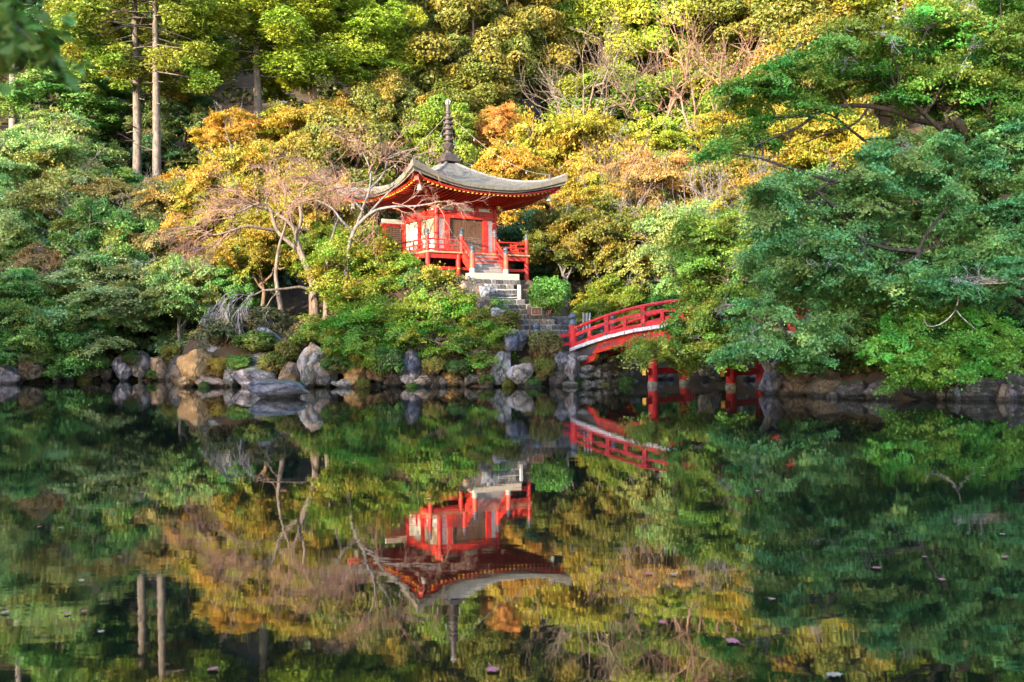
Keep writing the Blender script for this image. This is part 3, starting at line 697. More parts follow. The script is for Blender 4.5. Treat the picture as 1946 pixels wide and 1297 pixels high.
# corbels
def corbel(t0, t1, w0, w1, zt, h, tip):
    """red corbel arm, its curved tip painted yellow underneath"""
    bbuild(sweep(t0, t1, w0, w1, lambda t: zt(t) - h, zt, 6), 'corbel', 'red')
    d = 1 if tip > t1 else -1; te = t1 if d > 0 else t0; n = 7; b = MB(); y = MB(); pr = []
    for i in range(n + 1):
        a = i / n * math.pi / 2; pr.append((te + d * .26 * math.sin(a), -h * (math.cos(a) * .75 + .25) ))
    for i in range(n):
        (ta, za), (tb, zb) = pr[i], pr[i + 1]
        b.add([BP(ta, w0, zt(ta)), BP(tb, w0, zt(tb)), BP(tb, w0, zt(tb) + zb), BP(ta, w0, zt(ta) + za)], [(0, 1, 2, 3)])
        b.add([BP(ta, w1, zt(ta)), BP(tb, w1, zt(tb)), BP(tb, w1, zt(tb) + zb), BP(ta, w1, zt(ta) + za)], [(0, 3, 2, 1)])
        y.add([BP(ta, w0 - .004, zt(ta) + za), BP(tb, w0 - .004, zt(tb) + zb), BP(tb, w1 + .004, zt(tb) + zb), BP(ta, w1 + .004, zt(ta) + za)], [(0, 1, 2, 3)])
    y.add([BP(te + d * .26, w0 - .004, zt(te + d * .26)), BP(te + d * .26, w1 + .004, zt(te + d * .26)), BP(te + d * .26, w1 + .004, zt(te + d * .26) - h * .25), BP(te + d * .26, w0 - .004, zt(te + d * .26) - h * .25)], [(0, 1, 2, 3)])
    o = bbuild(b, 'corbel_tip', 'red'); bbuild(y, 'corbel_end', 'yellow', o) if False else bbuild(y, 'corbel_end', 'yellow')
for wg in (0.02, 2.86):
    corbel(T0 + .2, T0 + 1.05, wg, wg + .22, lambda t: zdeck(t) - .63, .3, T0 + 2)
    for tc in (0.0, 3.75):
        bbuild(sweep(tc - .9, tc + .9, wg, wg + .22, lambda t: zdeck(t) - .9, lambda t: zdeck(t) - .63, 5), 'corbel', 'red')
        corbel(tc - .9, tc - .85, wg, wg + .22, lambda t: zdeck(t) - .63, .27, tc - 3); corbel(tc + .85, tc + .9, wg, wg + .22, lambda t: zdeck(t) - .63, .27, tc + 3)
# pillars, cross beams with yellow ends, cap beams
for tp in (0.0, 3.75):
    for wp in (.28, 2.82):
        c = BP(tp, wp, 0); h = zdeck(tp) - 1.12; b = MB(); b.lathe([(.215, -1.2), (.215, h)], c, 16); pl = bbuild(b, 'pillar', 'redbridge')
        b = MB(); b.lathe([(.235, -1.2), (.24, .12), (.222, .2)], c, 12); bbuild(b, 'pillar_foot', 'footstone', pl)
    b = MB(); b.beam(BP(tp, -.38, .63), BP(tp, 3.55, .63), .17, .28); bbuild(b, 'cross_beam', 'redbridge')
    for wp in (-.385, 3.555):
        b = MB(); b.beam(BP(tp, wp - .012, .63), BP(tp, wp + .012, .63), .18, .29); bbuild(b, 'cross_beam_end', 'yellow')
    b = MB(); b.beam(BP(tp, -.5, zdeck(tp) - 1.01), BP(tp, 3.6, zdeck(tp) - 1.01), .3, .22); bbuild(b, 'cap_beam', 'red')
    for wp in (-.505, 3.605):
        b = MB(); b.beam(BP(tp, wp - .012, zdeck(tp) - 1.01), BP(tp, wp + .012, zdeck(tp) - 1.01), .31, .225); bbuild(b, 'cap_beam_end', 'yellow')
# railings
for w in (0.05, BWID - .05):
    zr = zrail
    b = MB(); b.tube([BP(t, w, zr(t) - .06) for t in np.linspace(T0 + .1, T1 - .1, 30)], .075, 10); bbuild(b, 'top_rail', 'redbridge')
    hmid = lambda t: zdeck(t) + (zr(t) - zdeck(t)) * .52
    bbuild(sweep(T0 + .1, T1 - .1, w - .05, w + .05, lambda t: hmid(t), lambda t: hmid(t) + .15, 26), 'middle_rail', 'redbridge')
    bbuild(sweep(T0 + .1, T1 - .1, w - .07, w + .07, lambda t: zdeck(t) + .002, lambda t: zdeck(t) + .2, 26), 'bottom_rail', 'redbridge')
    tps = [-2.22 + 1.93 * i for i in range(6)]
    for t in tps:
        po = bbuild(sweep(t - .1, t + .1, w - .085, w + .085, lambda q: zdeck(q) + .01, lambda q: zr(q) - .2, 2), 'railing_post', 'redbridge')
        bbuild(sweep(t - .12, t + .12, w - .10, w + .10, lambda q: zr(q) - .2, lambda q: zr(q) - .12, 2), 'post_block', 'redbridge', po)
        for zz in (hmid(t) + .075, zdeck(t) + .10):
            for so in (-1,) if w < 1 else (1,):
                wf = w + so * .092; b = MB(); d = .085
                b.add([BP(t - d, wf, zz), BP(t, wf, zz - d), BP(t + d, wf, zz), BP(t, wf, zz + d), BP(t - d, wf - so * .02, zz), BP(t, wf - so * .02, zz - d), BP(t + d, wf - so * .02, zz), BP(t, wf - so * .02, zz + d)],
                      [(0, 1, 2, 3), (0, 4, 5, 1), (1, 5, 6, 2), (2, 6, 7, 3), (3, 7, 4, 0)])
                b.lathe([(.02, 0), (.015, .02)], BP(t, wf - .01, zz), 6)
                bbuild(b, 'diamond_plate', 'blackcopper', po)
    for i in range(7):
        t = -2.22 + 1.93 * (i - .5)
        if T0 + .3 < t < T1 - .3: bbuild(sweep(t - .09, t + .09, w - .06, w + .06, lambda q: zdeck(q) + .19, lambda q: hmid(q) + .01, 2), 'railing_strut', 'redbridge')
    for t in (T0, T1):
        c = BP(t, w, zdeck(t) - .45); b = MB(); b.lathe([(.19, 0), (.19, 1.5)], c, 16); po = bbuild(b, 'newel_post', 'redbridge')
        b = MB(); b.lathe([(rr * 1.62, zz * 1.5) for rr, zz in GIB], (c[0], c[1], c[2] + 1.5), 16); bbuild(b, 'onion_cap', 'patina', po)
        # wing rail splaying off along the bank
        dt = -1 if t == T0 else 1; dwv = -1 if w < 1 else 1
        e = np.array(BP(t, w, 0)) + (np.array([U[0], U[1], 0]) * dt * 1.55 + np.array([Q[0], Q[1], 0]) * dwv * (1.35 if dt < 0 else .9))
        if dt < 0 and dwv < 0: e = np.array(P(1019, 640, 44.7)); 
        ze = zdeck(t) - .28
        b = MB(); b.lathe([(.16, -.6), (.16, .92)], (e[0], e[1], ze), 14); p2 = bbuild(b, 'wing_post', 'redbridge')
        b = MB(); b.lathe([(rr * 1.4, zz * 1.4) for rr, zz in GIB], (e[0], e[1], ze + .92), 14); bbuild(b, 'onion_cap', 'patina', p2)
        for z0_, z1_, hh in ((zdeck(t) + .62, ze + .72, .12), (zdeck(t) + .22, ze + .34, .13)):
            b = MB(); b.beam(BP(t, w, z0_), (e[0], e[1], z1_), .1, hh); bbuild(b, 'wing_rail', 'redbridge')
# abutment of rounded masonry under the left end
ab = empty('bridge_abutment', BP(T0 + .3, BWID / 2, 0), 'rounded grey masonry abutment under the left end of the red bridge', 'stone wall')
def ring_stone(seed):
    r = np.random.default_rng(seed); bm = bmesh.new(); bmesh.ops.create_icosphere(bm, subdivisions=2, radius=.5)
    for v in bm.verts: v.co = Vector([math.copysign(abs(c) ** .75, c) * .62 for c in v.co]) + Vector(r.normal(0, .018, 3))
    me = bpy.data.meshes.new('stone'); bm.to_mesh(me); bm.free(); me.materials.append(MAT['block']); return me
RST = [ring_stone(i + 40) for i in range(5)]
for w0, w1, tt0 in ((-.35, 3.6, None),):
    zz = -.15; row = 0
    while zz < 1.15:
        w = w0 - .1 * (row % 2)
        while w < w1:
            sw = rng.uniform(.42, .66)
            o = link_mesh('stone', RST[rng.integers(5)], ab, Vector(BP(T0 + .75 + rng.normal(0, .04), w + sw / 2, zz + .2 + rng.normal(0, .07))) - Vector(ab.location), (rng.normal(0, .3), rng.normal(0, .3), math.atan2(U[1], U[0]) + math.pi / 2 + rng.normal(0, .15)), (sw * 1.12, .6, rng.uniform(.36, .56))); o.color = (*[c * 1.0 for c in (.19, .17, .15)], 1) if rng.random() < .7 else (.27, .24, .22, 1); w += sw
        zz += .36; row += 1
    t = T0 + .2
    for w in (-.5,):
        zz = -.15
        while zz < 1.1:
            t = T0 + .6
            while t > T0 - 1.4:
                sw = rng.uniform(.42, .66)
                o = link_mesh('stone', RST[rng.integers(5)], ab, Vector(BP(t - sw / 2, w, zz + .2)) - Vector(ab.location), (0, 0, math.atan2(U[1], U[0])), (sw * 1.05, .6, .48)); o.color = (.2, .18, .16, 1); t -= sw
            zz += .4
b = MB(); b.hexa([BP(T0 - 2.2, -.2, -1), BP(T0 + .7, -.2, -1), BP(T0 + .7, BWID + .2, -1), BP(T0 - 2.2, BWID + .2, -1), BP(T0 - 2.2, -.2, zdeck(T0) - .17), BP(T0 + .5, -.2, zdeck(T0) - .17), BP(T0 + .5, BWID + .2, zdeck(T0) - .17), BP(T0 - 2.2, BWID + .2, zdeck(T0) - .17)])
b.v = [tuple(np.array(v) - np.array(ab.location)) for v in b.v]; o = b.build('wall_core', MAT['block'], ab); o.color = (.12, .1, .09, 1)
# pale stakes behind the bridge
for i, px in enumerate((1108, 1114, 1120)):
    p = P(px, 606, 47.4); b = MB(); b.tube([(0, 0, -.6), (.02, 0, .28)], .05, 7); o = b.build('wooden_stake', MAT['palepost'], None, p)
    tag(o, 'pale upright wooden stake in the dark gap behind the bridge end', 'stake', 'pale stakes behind the bridge')
# ------------------------------------------------------------------ plants: leaves, limbs, archetypes
def unit(v): return v / np.maximum(np.linalg.norm(v, axis=-1, keepdims=True), 1e-9)

def leaf_cloud(r, C, R, n, size, mode, tone, asp=0.62):
    n = int(n * 1.75); size = size * .84
    """n leaves round each centre C (k,3) with radii R (k,3); returns arrays for the leaf quads"""
    C = np.asarray(C, float); R = np.asarray(R, float); k = len(C)
    Ck = np.repeat(C, n, 0); Rk = np.repeat(R, n, 0); N = k * n
    tk = np.clip(np.repeat(np.asarray(tone, float), n) + r.normal(0, .12, N), 0, 1)
    if mode == 'maple':
        m = 9; sp = np.repeat(np.arange(k), n) * m + r.integers(0, m, N)      # every pad is m small sprays, each drooping its own way
        K = k * m; fi = r.uniform(0, 2 * np.pi, K); off = np.where(np.arange(K) % m == 0, .1, r.uniform(.35, .85, K)); dz = r.normal(0, 1.0, K); slo = r.normal(-.3, .28, K); sl2 = r.normal(0, .22, K); sz = r.uniform(.34, .62, K)
        fi = fi[sp]; o_ = off[sp]; e = np.sqrt(r.uniform(0, 1, N)) * (1 + .25 * r.normal(0, 1, N)); th = r.uniform(0, 2 * np.pi, N)
        la = e * np.cos(th) * sz[sp] * 1.25; lb = e * np.sin(th) * sz[sp] * .8
        rm = Rk[:, :2].mean(1); ca, sa = np.cos(fi), np.sin(fi)
        x = (o_ + la) * ca - lb * sa; y = (o_ + la) * sa + lb * ca
        z = Rk[:, 2] * (dz[sp] * .95 + r.normal(0, .33, N)) + rm * (slo[sp] * la + sl2[sp] * lb - .16 * o_)
        pos = Ck + np.stack([x * Rk[:, 0], y * Rk[:, 1], z], -1)
        tk = np.clip(tk + r.normal(0, .16, K)[sp], 0, 1)
        nx = -slo[sp] * ca + sl2[sp] * sa; ny = -slo[sp] * sa - sl2[sp] * ca
        nrm = unit(np.stack([nx, ny, np.full(N, .7)], -1) + r.normal(0, .45, (N, 3)))
        u = unit(np.cross(nrm, r.normal(0, 1, (N, 3))))
    else:
        d = unit(r.normal(0, 1, (N, 3)) + np.array([0, 0, .25]))
        rad = .62 + .42 * r.uniform(0, 1, N) ** .7
        ph = np.repeat(r.uniform(0, 6.28, (k, 3)), n, 0)
        rad = rad * (1 + .16 * np.sin(4 * d[:, 0] + ph[:, 0]) + .16 * np.sin(5 * d[:, 1] + ph[:, 1]) + .14 * np.sin(5 * d[:, 2] + ph[:, 2]))
        pos = Ck + d * rad[:, None] * Rk
        if mode == 'needle':
            u = unit(d * np.array([.8, .8, .2]) + np.array([0, 0, -.45]) + r.normal(0, .4, (N, 3)))
            nrm = unit(np.cross(u, r.normal(0, 1, (N, 3))) + .5 * d)
        else:
            nrm = unit(d * .8 + np.array([0, 0, .35]) + r.normal(0, .5, (N, 3))); u = unit(np.cross(nrm, r.normal(0, 1, (N, 3))))
    w = unit(np.cross(nrm, u))
    s = size * r.uniform(.65, 1.3, N)[:, None]
    a = u * s * .62; b = w * s * .62 * asp; drop = nrm * s * .12
    V = np.stack([pos + a - drop, pos - a * .55 + b * 1.15 + drop, pos - a * .55 - b * 1.15 + drop * .5], 1)
    return V.reshape(-1, 3), tk, r.uniform(0, 1, N)

class Foliage:
    def __init__(s): s.V = []; s.t = []; s.r = []
    def add(s, res): s.V.append(res[0]); s.t.append(res[1]); s.r.append(res[2])
    def mesh(s, name, mat):
        V = np.concatenate(s.V); t = np.concatenate(s.t); r = np.concatenate(s.r)
        return np_mesh(name, V, np.arange(len(V)).reshape(-1, 3), mat, {'tone': ('FACE', t), 'rnd': ('FACE', r)})

class Wood:
    """limbs as tapered tubes, collected into one mesh"""
    def __init__(s): s.V = []; s.F = []; s.n = 0
    def limb(s, pts, r0, r1, n=6):
        pts = np.asarray(pts, float); m = len(pts)
        d = np.empty_like(pts); d[1:-1] = pts[2:] - pts[:-2]; d[0] = pts[1] - pts[0]; d[-1] = pts[-1] - pts[-2]; d = unit(d)
        ref = np.where(np.abs(d[:, 2:3]) < .9, np.array([[0, 0, 1.]]), np.array([[1., 0, 0]]))
        u = unit(np.cross(d, ref)); w = np.cross(d, u)
        a = np.arange(n) * 2 * np.pi / n; rad = np.linspace(r0, r1, m)[:, None, None]
        ring = pts[:, None] + rad * (u[:, None] * np.cos(a)[None, :, None] + w[:, None] * np.sin(a)[None, :, None])
        i = np.arange(m - 1)[:, None] * n; k = np.arange(n)[None]; k2 = (k + 1) % n
        f = np.stack([i + k, i + k2, i + n + k2, i + n + k], -1).reshape(-1, 4) + s.n
        s.V.append(ring.reshape(-1, 3)); s.F.append(f); s.n += m * n
    def mesh(s, name, mat): return np_mesh(name, np.concatenate(s.V), np.concatenate(s.F), mat, smooth=True)

def bent(r, a, b, n=5, sag=0.0, wob=.06):
    a = np.asarray(a, float); b = np.asarray(b, float); t = np.linspace(0, 1, n)[:, None]; L = np.linalg.norm(b - a)
    p = a + (b - a) * t; p[1:-1] += r.normal(0, wob * L, (n - 2, 3)); p[:, 2] += (sag * L * 4 * t * (1 - t))[:, 0]
    return p

def connect(r, wood, pads, trunk, nl=5, r_trunk=.2, thin=.02):
    """limbs from the trunk out to every pad"""
    pads = np.asarray(pads, float); top = trunk[-1]; fork = trunk[len(trunk) // 2]
    wood.limb(trunk, r_trunk, r_trunk * .45, 9)
    nodes = [tuple(p) for p in trunk[len(trunk) // 3:]]; rad = [r_trunk * .5] * len(nodes)
    far = [int(r.integers(len(pads)))]
    for _ in range(min(nl, len(pads)) - 1):
        D = np.min([np.linalg.norm(pads - pads[f], axis=1) for f in far], 0); far.append(int(np.argmax(D)))
    for f in far:
        a = np.array(nodes[r.integers(0, max(1, len(trunk) // 2))]); p = bent(r, a, pads[f] - np.array([0, 0, .15]), 8, .08, .05)
        wood.limb(p, r_trunk * .45, thin * 1.2, 6); nodes += [tuple(q) for q in p[1:]]; rad += list(np.linspace(r_trunk * .4, thin, 7))
    A = np.array(nodes)
    for i in range(len(pads)):
        if i in far: continue
        d = np.linalg.norm(A - pads[i], axis=1) + np.where(A[:, 2] > pads[i, 2] + .2, 2.0, 0); j = int(np.argmin(d))
        wood.limb(bent(r, A[j], pads[i] - np.array([0, 0, .08]), 5, .06, .05), min(rad[j], r_trunk * .25), thin, 5)

def dome_pads(r, n, W, H0, H1, flat=1.0):
    """pad centres in tiers through a spreading crown"""
    out = []
    for i in range(n):
        f = (i + .5) / n; z = H0 + (H1 - H0) * f ** .8
        prof = math.sqrt(max(0.05, 1 - ((z - (H0 + (H1 - H0) * .35)) / ((H1 - H0) * .68)) ** 2)) if z > H0 + (H1 - H0) * .35 else .75 + .25 * (z - H0) / max(.01, (H1 - H0) * .35)
        a = i * 2.39996 + r.normal(0, .3); q = (r.uniform(.2, 1) ** .6) * prof * W / 2 * r.uniform(.72, 1.2)
        out.append((q * math.cos(a), q * math.sin(a), z - .12 * q * flat + r.normal(0, .06) * (H1 - H0)))
    return np.array(out)

def arche_maple(seed, H=7.0, Wd=9.0, n=58, leaves=1250, size=.13, low=.16):
    r = np.random.default_rng(seed); pads = dome_pads(r, n, Wd * .86, H * low, H * .96)
    trunk = bent(r, (0, 0, 0), (r.normal(0, .5), r.normal(0, .5), H * .55), 6, 0, .04)
    wd = Wood(); connect(r, wd, pads, trunk, 6, .19, .018); wd.limb([(0, 0, -H), trunk[0] + np.array([0, 0, .02])], .22, .19, 8)
    fo = Foliage(); R = np.stack([r.uniform(.8, 1.4, n), r.uniform(.8, 1.4, n), r.uniform(.13, .26, n)], -1)
    tone = r.beta(.9, 1.5, n)
    fo.add(leaf_cloud(r, pads, R, leaves, size, 'maple', tone))
    tw = Wood()
    for i in range(16):
        p = pads[r.integers(n)]; out = unit(np.array([p[0], p[1], 1.2])); twig_fan(r, tw, p + out * .2, out, .75, 2, .024, .03, .55, 3)
    return dict(H=H, W=Wd, crown=fo.mesh('maple_crown', MAT['leaf']), trunk=wd.mesh('maple_trunk', MAT['bark']), twigs=tw.mesh('maple_twigs', MAT['bark']))

def arche_broad(seed, H=12.0, Wd=9.0, n=66, leaves=600, size=.2, low=.22, mode='broad', rad=(.6, 1.2)):
    r = np.random.default_rng(seed); pads = dome_pads(r, n, Wd * .84, H * low, H * .95, .0)
    trunk = bent(r, (0, 0, 0), (r.normal(0, .4), r.normal(0, .4), H * .7), 6, 0, .03)
    wd = Wood(); connect(r, wd, pads, trunk, 7, .26, .03); wd.limb([(0, 0, -H), trunk[0] + np.array([0, 0, .02])], .3, .26, 8)
    fo = Foliage(); q = r.uniform(*rad, n); R = np.stack([q, q, q * .72], -1)
    fo.add(leaf_cloud(r, pads, R, leaves, size, mode, r.beta(1.3, 2.0, n)))
    return dict(H=H, W=Wd, crown=fo.mesh('broadleaf_crown', MAT['leaf']), trunk=wd.mesh('broadleaf_trunk', MAT['bark']))

def arche_conifer(seed, H=24.0, Wd=7.0, n=130, leaves=440, low=.42, gap=.25, q0=.55, q1=1.0):
    r = np.random.default_rng(seed); pads = []
    for i in range(n):
        f = (i + .5) / n; z = H * (low + (1 - low) * f); prof = (1 - f) ** .55 * (.72 + .5 * min(1, f * 4)); a = i * 2.39996 + r.normal(0, .5); q = r.uniform(.45, 1.0) * prof * Wd / 2
        if f < gap and math.sin(a) < -.3 and abs(math.cos(a)) * q < 1.1: continue
        pads.append((q * math.cos(a), q * math.sin(a), z - .28 * q))
    pads = np.array(pads); trunk = np.array([(0, 0, -1), (.05, 0, H * .25), (0, .05, H * .5), (0, 0, H * .75), (0, 0, H * .98)])
    wd = Wood(); wd.limb(trunk, .235, .05, 12)
    for p in pads:
        st = np.array([0, 0, min(H * .96, p[2] + .32 * math.hypot(p[0], p[1]))]); wd.limb(bent(r, st, p, 4, .05, .04), .06, .015, 5)
    for i in range(12):   # broken stubs below the crown
        z = H * r.uniform(.15, low); a = r.uniform(0, 6.28); L = r.uniform(.3, 1.1); wd.limb([(0, 0, z), (L * math.cos(a), L * math.sin(a), z + r.normal(0, .15))], .05, .025, 5)
    fo = Foliage(); n = len(pads); q = r.uniform(q0, q1, n); R = np.stack([q, q, q * .85], -1)
    fo.add(leaf_cloud(r, pads, R, leaves, .2, 'needle', r.beta(1.2, 2.4, n), .42))
    return dict(H=H, W=Wd, crown=fo.mesh('cypress_crown', MAT['needle']), trunk=wd.mesh('cypress_trunk', MAT['bark']))

def twig_fan(r, wood, p, d, L, depth, rad, droop=.12, spread=.55, kids=3, up=0.0):
    """recursive bare branch"""
    n = 4; pts = [np.array(p, float)]; dd = unit(np.array(d, float))
    for i in range(n):
        dd = unit(dd + r.normal(0, .16, 3) + np.array([0, 0, up - droop * (i + 1) / n])); pts.append(pts[-1] + dd * L / n)
    wood.limb(pts, rad, rad * .55, 5 if depth > 1 else 3)
    if depth <= 0: return
    for i in range(kids):
        t = pts[2 + int(r.integers(0, 3))]; nd = unit(dd + r.normal(0, spread, 3) * np.array([1, 1, .8])); twig_fan(r, wood, t, nd, L * r.uniform(.55, .85), depth - 1, max(rad * .58, .0085), droop, spread, kids, up)

def arche_bare(seed, H=8.0, Wd=8.0, leaves=True):
    r = np.random.default_rng(seed); wd = Wood(); tw = Wood()
    trunk = bent(r, (0, 0, -.8), (r.normal(0, .6), 0, H * .38), 5, 0, .05); wd.limb(trunk, .2, .13, 8)
    for i in range(5):
        a = i * 1.256 + r.normal(0, .3); e = np.array([math.cos(a) * Wd * .26, math.sin(a) * Wd * .26, H * r.uniform(.62, .8)])
        p = bent(r, trunk[-1 - (i % 2)], e, 6, .06, .05); wd.limb(p, .11, .05, 6)
        for j in (2, 3, 4, 5, 5):
            twig_fan(r, tw, p[j], (math.cos(a) + r.normal(0, .7), math.sin(a) + r.normal(0, .7), .9), H * .26, 2, .032, .02, .5, 3, .06)
    return dict(H=H, W=Wd, crown=tw.mesh('bare_twigs', MAT['bark']), trunk=wd.mesh('bare_trunk', MAT['bark']))

def arche_ball(seed, leaves=6500, size=.12):
    r = np.random.default_rng(seed); fo = Foliage(); n = 26
    d = unit(r.normal(0, 1, (n, 3)) + np.array([0, 0, .5])); C = d * .68; R = np.full((n, 3), .36)
    fo.add(leaf_cloud(r, C, R, leaves // n, size, 'broad', np.clip(.35 - .35 * d[:, 2] + r.normal(0, .12, n), 0, 1)))
    wd = Wood()
    for i in range(n): wd.limb(bent(r, (r.normal(0, .08), r.normal(0, .08), -1.0), C[i] * .9, 4, 0, .05), .03, .008, 4)
    return dict(H=1.0, W=2.0, crown=fo.mesh('shrub_leaves', MAT['shrubleaf']), trunk=wd.mesh('shrub_stems', MAT['bark']))

ARCH = {}
for i in range(3): ARCH['maple%d' % i] = arche_maple(100 + i)
ARCH['maple4'] = arche_maple(120, H=6.0, Wd=9.0, n=46, leaves=950, low=.48)
ARCH['maple3'] = ARCH['maple4']
for i in range(2): ARCH['broad%d' % i] = arche_broad(200 + i)
ARCH['broad2'] = ARCH['broad0']
ARCH['thick0'] = arche_broad(231, 6.0, 8.0, 70, 520, .16, .06, 'broad', (.6, 1.0))
ARCH['thick1'] = arche_broad(232, 6.0, 8.0, 70, 520, .16, .06, 'broad', (.6, 1.0))
for i in range(2): ARCH['fir%d' % i] = arche_conifer(300 + i)
ARCH['fir2'] = ARCH['fir0']
ARCH['fir3'] = arche_conifer(310, n=92, leaves=400, low=.43, gap=.5, q0=.45, q1=.85)
ARCH['bare0'] = arche_bare(400); ARCH['bare1'] = arche_bare(401)
ARCH['ball0'] = arche_ball(500); ARCH['ball1'] = arche_ball(501)

BARK = {'cedar': (.125, .1, .085, 1), 'dark': (.055, .04, .032, 1), 'brown': (.16, .1, .07, 1), 'pale': (.16, .12, .1, 1), 'salmon': (.27, .15, .115, 1), 'grey': (.16, .145, .15, 1), 'tan': (.17, .11, .075, 1)}
PARTN = {'fir': ('crown', 'trunk'), 'bare': ('twigs', 'trunk'), 'ball': ('foliage', 'stems')}
def plant(arch, name, loc, width, height, rz, c, alt, label, cat, group=None, bark='brown', barkc=None):
    A = ARCH[arch]; kind = arch.rstrip('0123456789'); cn, tn = PARTN.get(kind, ('crown', 'trunk'))
    o = empty(name, loc, label, cat, group, rz); o.scale = (width / A['W'], width / A['W'], height / A['H'])
    k = link_mesh(cn, A['crown'], o); t = link_mesh(tn, A['trunk'], o)
    t.color = BARK[bark]
    if 'twigs' in A: q = link_mesh('bare_twigs', A['twigs'], o); q.color = (.22, .185, .18, 1); q['kind'] = 'stuff'
    k.color = BARK[bark] if kind == 'bare' else (*c, alt)
    if kind == 'bare': k['kind'] = 'stuff'
    return o

def hero(name, regions, base, label, cat, c, alt, leaf=.11, n=60, leaves=700, pad=(.55, 1.1), thick=(.07, .14), trunk_to=None, rt=.2, seed=0, holes=(), bark='dark', tone=(1.3, 2.0), limbs=(), group=None, nl=6, dead=0):
    """a tree whose crown fills regions (polygon in photo pixels, Y range) - real pads at real depths"""
    r = np.random.default_rng(seed); pads = []
    tot = sum(w for *_, w in regions)
    for poly, (ya, yb), w in regions:
        poly = np.array(poly, float); x0, y0 = poly.min(0); x1, y1 = poly.max(0); got = []; tries = 0; want = int(n * w / tot)
        while len(got) < want and tries < 40000:
            tries += 1; px, py = r.uniform(x0, x1), r.uniform(y0, y1)
            if not inpoly(px, py, poly) or any(inpoly(px, py, np.array(h, float)) for h in holes): continue
            f = (py - y0) / max(1, y1 - y0); Y = ya + (yb - ya) * f + r.normal(0, .7)
            dmin = min([math.hypot((px - q[0]) / 1.0, (py - q[1]) / .42) for q in got], default=99)
            if dmin < 34 and tries < 30000 and r.random() < .93: continue
            got.append((px, py)); pads.append(P(px, py, Y))
    pads = np.array(pads); base = np.array(base, float)
    o = empty(name, base, label, cat, group)
    wd = Wood(); tp = np.array(trunk_to if trunk_to is not None else pads.mean(0)) - base
    trunk = bent(r, (0, 0, -.4), tp, 7, .04, .035)
    connect(r, wd, pads - base, trunk, nl, rt, .016)
    for pts, ra, rb in limbs: wd.limb(smooth_path([np.array(P(*q)) - base for q in pts]), ra, rb, 8)
    k = len(pads); R = np.stack([r.uniform(*pad, k), r.uniform(*pad, k), r.uniform(*thick, k)], -1)
    fo = Foliage(); fo.add(leaf_cloud(r, pads - base, R, leaves, leaf, 'maple', r.beta(*tone, k)))
    cw = link_mesh('crown', fo.mesh(name + '_crown', MAT['leaf']), o); cw.color = (*c, alt)
    t = link_mesh('trunk', wd.mesh(name + '_trunk', MAT['bark']), o); t.color = BARK[bark]
    if dead:
        tw = Wood(); mid = pads.mean(0)
        for i in range(dead):
            p = pads[r.integers(k)]; out = unit((p - mid) * np.array([1, .6, .2]) + np.array([0, -1.0, 1.2])); twig_fan(r, tw, p - base + out * .1, out, .55, 3, .016, .05, .6, 3)
        q = link_mesh('dead_twigs', tw.mesh(name + '_dead_twigs', MAT['bark']), o); q.color = (.32, .3, .33, 1); q['kind'] = 'stuff'
    return o

def smooth_path(pts, k=4):
    pts = np.asarray(pts, float); out = []
    for i in range(len(pts) - 1):
        p0 = pts[max(0, i - 1)]; p1 = pts[i]; p2 = pts[i + 1]; p3 = pts[min(len(pts) - 1, i + 2)]
        for t in np.linspace(0, 1, k, endpoint=False): out.append(.5 * (2 * p1 + (p2 - p0) * t + (2 * p0 - 5 * p1 + 4 * p2 - p3) * t * t + (3 * p1 - p0 - 3 * p2 + p3) * t ** 3))
    out.append(pts[-1]); return np.array(out)

def inpoly(x, y, poly):
    c = False; n = len(poly); j = n - 1
    for i in range(n):
        if (poly[i][1] > y) != (poly[j][1] > y) and x < (poly[j][0] - poly[i][0]) * (y - poly[i][1]) / (poly[j][1] - poly[i][1]) + poly[i][0]: c = not c
        j = i
    return c
